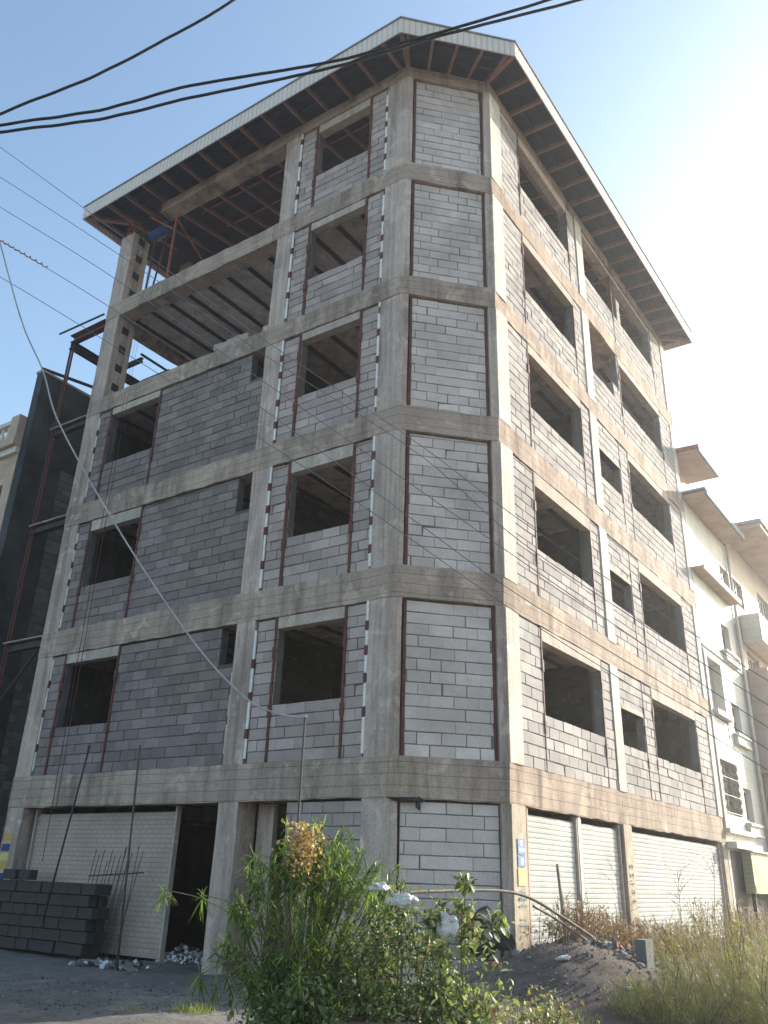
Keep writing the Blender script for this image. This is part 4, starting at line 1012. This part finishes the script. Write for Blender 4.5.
# ------------------------------------------------------------------ plants
def leaf_blade(mb, p, d, L, w, droop, rr, mi=0, seg=2):
    d = d.normalized(); side = d.cross(Vector((rr.uniform(-.4, .4), rr.uniform(-.4, .4), 1)))
    if side.length < 1e-3: side = Vector((1, 0, 0))
    side.normalize(); i0 = len(mb.v); pts = []
    for k in range(seg+1):
        u = k/seg; c = p + d*L*u + Vector((0, 0, -droop*L*u*u)); ww = w*(math.sin(math.pi*min(0.96, 0.12+u*0.88)))
        pts.append((c-side*ww, c+side*ww))
    for a, b_ in pts: mb.v.append(tuple(a)); mb.v.append(tuple(b_))
    for k in range(seg):
        mb.f.append((i0+2*k, i0+2*k+1, i0+2*k+3, i0+2*k+2)); mb.uv.append([(0, 0)]*4); mb.mi.append(mi)
def broad_leaf(mb, p, d, L, w, rr, mi=0):
    d = d.normalized(); up = Vector((rr.gauss(0, .5), rr.gauss(0, .5), 1)).normalized(); side = d.cross(up)
    if side.length < 1e-3: side = Vector((1, 0, 0))
    side.normalize(); nrm = side.cross(d); fold = rr.uniform(0.1, 0.4)
    mid = [p, p+d*L*0.33+nrm*0.0, p+d*L*0.7-nrm*L*0.05, p+d*L-nrm*L*0.15]
    ws = [0.12, 1.0, 0.8, 0.02]; i0 = len(mb.v)
    for c, q in zip(mid, ws):
        mb.v += [tuple(c-side*w*q+nrm*w*q*fold), tuple(c), tuple(c+side*w*q+nrm*w*q*fold)]
    for k in range(3):
        for j in range(2):
            a = i0+3*k+j; mb.f.append((a, a+1, a+4, a+3)); mb.uv.append([(0, 0)]*4); mb.mi.append(mi)
def rdir(rr, zb=0.0):
    v = Vector((rr.gauss(0, 1), rr.gauss(0, 1), rr.gauss(0, 1)+zb)); return v.normalized()

# needle-leaved shrub
bx, by = -0.72, 9.45
SH = thing('oleander_shrub', (bx, by, 0), 'tall bright green shrub of narrow drooping leaves before the left facade', 'shrub')
mbS, mbL = MB(), MB(); r = random.Random(12)
for i in range(290):
    a = r.uniform(0, 6.28); rad = math.sqrt(r.random()); h = r.uniform(0.25, 1.98)
    env = math.sin(min(1, (h/2.1)**0.8)*math.pi*0.86+0.25)*0.62+0.33
    x, y = bx+math.cos(a)*rad*1.02*env+0.12, by+math.sin(a)*rad*0.85*env
    if h > 1.75 and rad > .75: continue
    tip = Vector((x, y, h)); base = Vector((bx+(x-bx)*0.15, by+(y-by)*0.15, 0)); midp = base.lerp(tip, 0.55)+Vector((0, 0, 0.12))
    if i % 3 == 0: mbS.tube(smooth_path([base, midp, tip], 4), 0.008, 5)
    else: mbS.tube([tip-Vector((0, 0, .3))+Vector((bx-x, by-y, 0))*.2, tip], 0.005, 4)
    out = Vector((x-bx, y-by, 0.5+h*.2)).normalized()
    for lv in range(r.randint(3, 5)):
        p = tip-out*0.06*lv-Vector((0, 0, 0.015*lv))
        for k in range(r.randint(8, 12)):
            d = (out*0.35+rdir(r, 0.0)).normalized(); leaf_blade(mbL, p, d, r.uniform(0.10, 0.21), r.uniform(0.005, 0.008), r.uniform(.05, .45), r, 0, 3)
for (tx, ty, px) in ((235, 905, 8.9), (165, 890, 9.9), (203, 895, 9.8), (215, 985, 8.5), (545-345, 975, 8.6), (300, 975, 8.4), (372, 880, 8.7)):   # long side shoots
    tip = W(tx, ty, px); base = Vector((bx, by, 0.7)); mbS.tube(smooth_path([base, base.lerp(tip, .6)+Vector((0, 0, .12)), tip], 5), 0.006, 5)
    for lv in range(3):
        for k in range(11): leaf_blade(mbL, tip+Vector((0, 0, -.03*lv)), rdir(r, -.1), r.uniform(.13, .21), .006, .4, r, 0, 3)
mbS.build('stems', M['stem'], SH); mbL.build('foliage', M['needle'], SH)
mb = MB(); c0 = W(303, 850, 8.9)
for i in range(620):
    p = c0+Vector((r.gauss(0, .085), r.gauss(0, .085), max(-.3, min(.24, r.gauss(0, .13))))); broad_leaf(mb, p, rdir(r), r.uniform(.03, .055), r.uniform(.012, .02), r)
tag(mb.build('dry_flower_head', M['dryfl'], SH), 'dried golden brown flower cluster', kind='stuff')

def leafy(name, c, rad, zr, n, mats, wts, label, L=(0.05, 0.10), stems=24, seed=1, cat='bush', clumps=26, extra=None):
    root = thing(name, (c[0], c[1], 0), label, cat); rr = random.Random(seed); ms, ml = MB(), MB(); cl = []
    for i in range(clumps):
        a = rr.uniform(0, 6.28); q = math.sqrt(rr.random()); h = rr.uniform(*zr); k = 1-0.45*((h-zr[0])/(zr[1]-zr[0]))**2
        cl.append((Vector((c[0]+math.cos(a)*rad*q*k, c[1]+math.sin(a)*rad*q*k*.9, h)), rr.uniform(.10, .22)))
    for e in (extra or []): cl.append(e)
    for p, s in cl[:stems]:
        b0 = Vector((c[0]+(p.x-c[0])*.3, c[1]+(p.y-c[1])*.3, zg(c[0], c[1])-.05)); ms.tube(smooth_path([b0, b0.lerp(p, .6)+Vector((0, 0, .06)), p], 4), 0.007, 5)
    for i in range(n):
        p, s = rr.choice(cl); q = p+Vector((rr.gauss(0, s*.6), rr.gauss(0, s*.6), rr.gauss(0, s*.6)))
        if q.z < 0.02: continue
        l = rr.uniform(*L); broad_leaf(ml, q, (rdir(rr, -.15)+(q-p)*2).normalized(), l, l*rr.uniform(.20, .36), rr, rr.choices(range(len(mats)), wts)[0])
    ms.build('stems', M['stem'], root); ml.build('foliage', [M[m_] for m_ in mats], root); return root
leafy('ivy_bush', (-0.35, 8.85), 1.0, (0.02, 0.68), 4800, ['broad', 'needle', 'dryleaf'], [.62, .34, .04], 'dark tangled leafy undergrowth at the foot of the narrow leaved shrub', (0.035, 0.08), seed=3, clumps=70)
leafy('vine_bush', (0.28, 8.75), 0.58, (0.15, 1.20), 3600, ['broad', 'broad_pale', 'dryleaf'], [.68, .26, .06], 'rounded dark vine bush under the white plastic bags', (0.035, 0.075), seed=5, clumps=44)
leafy('leafy_sapling', (0.82, 8.7), 0.44, (0.1, 1.0), 1700, ['broad_pale', 'broad', 'dryleaf'], [.66, .26, .08], 'pale sunlit leafy sapling with upright tip right of the vine bush', (0.045, 0.10), seed=8, clumps=22,
      extra=[(W(465, 884, 8.7), .05), (W(462, 905, 8.7), .09), (W(500, 920, 8.7), .07), (W(440, 920, 8.7), .1), (W(470, 935, 8.7), .12)], cat='sapling')
leafy('low_weed_clump', (1.55, 9.2), 0.45, (0.05, 0.42), 900, ['broad_pale', 'wisp', 'dryleaf'], [.4, .4, .2], 'low green weeds on the soil right of the pale sapling', (0.03, 0.07), seed=11, clumps=24, cat='weeds')
NS = thing('oleander_shoot', (0.62, 9.3, 0), 'small narrow leaved shoot rising behind the white plastic bags', 'shrub')
ms, ml = MB(), MB()
for (px, py) in ((402, 880), (396, 868), (385, 900), (408, 895)):
    tip = W(px, py, 9.3); ms.tube([Vector((0.62, 9.3, 0)), Vector((0.62, 9.3, 0)).lerp(tip, .7), tip], 0.006, 5)
    for k in range(26): leaf_blade(ml, tip+Vector((0, 0, r.uniform(-.1, .02))), rdir(r, .1), r.uniform(.1, .18), .006, .4, r, 0, 3)
ms.build('stems', M['stem'], NS); ml.build('foliage', M['needle'], NS)
# grass
def tuft(name, c, n, rad, h, mat, label, cat, seed, spread=.5, w=.003, group=None, stuff=False, droop=.5):
    rr = random.Random(seed); mb = MB()
    for i in range(n):
        a = rr.uniform(0, 6.28); q = math.sqrt(rr.random()); x, y = c[0]+math.cos(a)*rad*q, c[1]+math.sin(a)*rad*q
        leaf_blade(mb, Vector((x, y, zg(x, y)-.01)), Vector((rr.gauss(0, spread), rr.gauss(0, spread), 1)), h*rr.uniform(.5, 1.15), w, droop*rr.random(), rr, 0, 3)
    return tag(mb.build(name, M[mat]), label, cat, group, 'stuff' if stuff else None)
tuft('grass_tuft', (-2.05, 11.3), 260, .26, .15, 'grass', 'bright green grass tuft on the shaded yard left of the shrub', 'grass', 1)
tuft('grass_tuft', (-2.75, 11.2), 70, .16, .09, 'grass', 'small grass tuft near the bottom left of the yard', 'grass', 2)
tuft('grass', (1.9, 10.9), 700, .8, .12, 'grass', 'sparse short grass on the soil at bottom right', 'grass', 3, stuff=True)
# wispy yellow bush on the right
def wispy(name, c, rad, h, n, mats, wts, label, seed, cat='bush'):
    root = thing(name, (c[0], c[1], 0), label, cat); rr = random.Random(seed); ms, ml = MB(), MB()
    for i in range(n):
        a = rr.uniform(0, 6.28); q = math.sqrt(rr.random()); x0, y0 = c[0]+math.cos(a)*rad*.75*q, c[1]+math.sin(a)*rad*.6*q
        hh = h*(1-.55*q*q)*rr.uniform(.6, 1.1); lean = Vector((math.cos(a)*q*.45+rr.gauss(0, .12), math.sin(a)*q*.4+rr.gauss(0, .12), 1))
        p0 = Vector((x0, y0, zg(x0, y0)-.05)); p1 = p0+lean*hh*.55; p2 = p0+lean*hh+Vector((lean.x*.1, lean.y*.1, -.12*hh*q)); path = smooth_path([p0, p1, p2], 4)
        if i % 6 == 0: ms.tube(path[::2]+[path[-1]], [.005]*(len(path[::2]))+[.002], 4)
        mi = rr.choices(range(len(mats)), wts)[0]
        for k in range(44):
            u = rr.uniform(.15, 1); pp = path[min(len(path)-1, int(u*(len(path)-1)))]
            leaf_blade(ml, pp+Vector((rr.gauss(0, .03), rr.gauss(0, .03), rr.gauss(0, .04))), rdir(rr, .35), rr.uniform(.05, .17), rr.uniform(.0016, .0034), rr.uniform(0, .8), rr, mi if rr.random() < .8 else rr.randrange(len(mats)), 2)
    ms.build('stems', M['stem'], root); ml.build('foliage', [M[m_] for m_ in mats], root); return root
wispy('feathery_bush', (4.75, 12.0), 1.15, 1.42, 430, ['wisp', 'grass', 'dryleaf'], [.7, .15, .15], 'large feathery yellow green bush at the lower right', 31)
wispy('feathery_bush', (3.55, 11.35), 0.8, 0.62, 170, ['wisp', 'dryleaf', 'grass'], [.7, .2, .1], 'low sparse feathery bush at the left flank of the large one', 34)
wispy('feathery_bush', (5.1, 10.8), 0.95, 0.7, 230, ['wisp', 'grass', 'dryleaf'], [.5, .35, .15], 'lower greener feathery bush at the bottom right corner', 32)
wispy('red_brown_bush', (6.1, 13.8), 1.1, 1.55, 260, ['redweed', 'dryleaf', 'wisp'], [.6, .25, .15], 'reddish brown dry bush below the yellow green metal panel', 33)
def weeds(name, smin, smax, omin, omax, n, h, label, seed, mats=('dryleaf', 'stem')):
    root = thing(name, FR.p((smin+smax)/2, (omin+omax)/2, 0), label, 'weeds'); rr = random.Random(seed); ms, ml = MB(), MB()
    for i in range(n):
        p = FR.p(rr.uniform(smin, smax), rr.uniform(omin, omax), 0); p.z = zg(p.x, p.y)-.03; hh = h*rr.uniform(.35, 1.0)
        top = p+Vector((rr.gauss(0, .14)*hh, rr.gauss(0, .14)*hh, hh)); path = smooth_path([p, p.lerp(top, .5)+Vector((rr.gauss(0, .03), rr.gauss(0, .03), 0)), top], 3)
        ms.tube(path, [.005]*(len(path)-1)+[.002], 4)
        for b_ in range(4):
            u = rr.uniform(.3, .9); q = p.lerp(top, u); e = q+Vector((rr.gauss(0, .12), rr.gauss(0, .12), rr.uniform(.03, .18))); ms.tube([q, e], .0022, 3)
            for k in range(7): broad_leaf(ml, q.lerp(e, rr.random()), rdir(rr), rr.uniform(.02, .055), rr.uniform(.006, .013), rr)
    ms.build('stems', M['dryleaf'], root); ml.build('foliage', M[mats[0]], root)
weeds('dry_weeds', 0.1, 2.6, 0.25, 1.1, 150, 0.75, 'dry brown weeds at the foot of the poster column', 41)
weeds('dry_weeds', 2.4, 6.2, 0.3, 1.3, 200, 0.6, 'dry tangled weeds along the first two right shutters', 42)
weeds('dry_weeds', 6.2, 12.0, 0.5, 1.6, 120, 1.0, 'tall dry weeds before the wide right shutter', 43)
# a few tall dry stalks against the shutters
for i, (s, o, h, lab) in enumerate(((3.6, .35, 1.75, 'tall dry stalk before the second right shutter'), (6.5, .5, 1.9, 'tall branching stalk just right of the stencilled column'), (8.0, .7, 2.4, 'tallest dry stalk before the wide right shutter'))):
    root = thing('dry_stalk', FR.p(s, o, 0), lab, 'stalk'); rr = random.Random(60+i); ms, ml = MB(), MB(); p = FR.p(s, o, 0.25)
    top = p+Vector((rr.uniform(-.2, .3), 0, h-.25)); ms.tube([p, p.lerp(top, .5), top], [.009, .006, .003], 5)
    for b_ in range(16):
        q = p.lerp(top, rr.uniform(.3, .95)); e = q+Vector((rr.gauss(0, .22), rr.gauss(0, .1), rr.uniform(.1, .35))); ms.tube([q, e], .003, 3)
        for k in range(8): broad_leaf(ml, q.lerp(e, rr.random()), rdir(rr), rr.uniform(.02, .05), .007, rr)
    ms.build('stem', M['stem'], root); ml.build('foliage', M['dryleaf'], root)
# plastic bags
def bag(c, s, seed, label):
    bm = bmesh.new(); bmesh.ops.create_icosphere(bm, subdivisions=4, radius=1.0)
    for v in bm.verts:
        q = v.co.copy(); k = 1+.6*noise.noise(q*1.3+Vector((seed, 0, 0)))+.22*abs(noise.noise(q*3+Vector((0, seed, 0))))-.14*abs(noise.noise(q*6+Vector((seed, 0, 3)))); v.co = Vector((q.x*s[0]*k, q.y*s[1]*k, q.z*s[2]*k))
    me = bpy.data.meshes.new('plastic_bag'); bm.to_mesh(me); bm.free(); me.materials.append(M['bag'])
    o = bpy.data.objects.new('plastic_bag', me); COL.objects.link(o); o.location = c; tag(o, label, 'plastic bag')
bag(W(402, 900, 8.62), (.12, .09, .07), 2, 'crumpled white plastic bag lying on top of the vine bush')
bag(W(378, 887, 8.7), (.09, .07, .04), 5, 'smaller white bag left of the crumpled one on the vine bush')
bag(W(447, 926, 8.62), (.09, .07, .11), 9, 'white plastic bag hanging in the pale sapling leaves')
def rag(c, sc, seed, mat, name, label, cat):
    bm = bmesh.new(); bmesh.ops.create_icosphere(bm, subdivisions=3, radius=1.0)
    for v in bm.verts:
        q = v.co.copy(); k = 1+.6*noise.noise(q*1.7+Vector((seed, 1, 0)))+.35*noise.noise(q*4.2+Vector((0, seed, 0))); v.co = Vector((q.x*sc[0]*k, q.y*sc[1]*k, q.z*sc[2]*k))
    me = bpy.data.meshes.new(name); bm.to_mesh(me); bm.free(); me.materials.append(M[mat])
    o = bpy.data.objects.new(name, me); COL.objects.link(o); o.location = c; o.rotation_euler = (0, 0, math.atan2(dM.y, dM.x)); return tag(o, label, cat)
rag(FM.p(0.30, 0.02, 2.66), (.30, .035, .035), 3, 'rope', 'rag', 'black torn rag hanging under the lowest beam at the corner', 'rag')
rag(FM.p(0.47, 0.02, 2.60), (.04, .03, .09), 6, 'rope', 'rag', 'short black rag end hanging beside the longer torn rag', 'rag')
rag(FM.p(1.50, 0.25, 0.78), (.34, .20, .30), 9, 'tar', 'plastic_sheet', 'dark plastic sheeting heaped at the foot of the corner wall', 'plastic sheet')
mb = MB(); P = W(380, 1016, 8.2); mb.tube([(P.x, P.y, -.1), (P.x, P.y, .30), (P.x, P.y, .36), (P.x, P.y, .37)], [.30, .36, .40, .34], 20)
tag(mb.build('terracotta_pot', M['terra'], smooth=False), 'reddish clay pot rim low in front of the bushes', 'pot')
# added scattering box round camera and scene, standing in for lens glare
hm = bpy.data.materials.new('glare_veil'); hm.use_nodes = True; ht = hm.node_tree; ht.nodes.clear()
ho = ht.nodes.new('ShaderNodeOutputMaterial'); hp = ht.nodes.new('ShaderNodeVolumePrincipled')
hp.inputs['Color'].default_value = (.95, .97, 1, 1); hp.inputs['Density'].default_value = 0.0017; hp.inputs['Anisotropy'].default_value = 0.78
ht.links.new(hp.outputs[0], ho.inputs['Volume'])
mb = MB(); mb.box(-1600, 1600, -700, 2600, -1.3, 22.0); tag(mb.build('glare_veil', hm), 'added veil standing in for lens glare over the whole scene', None, None, 'stuff')
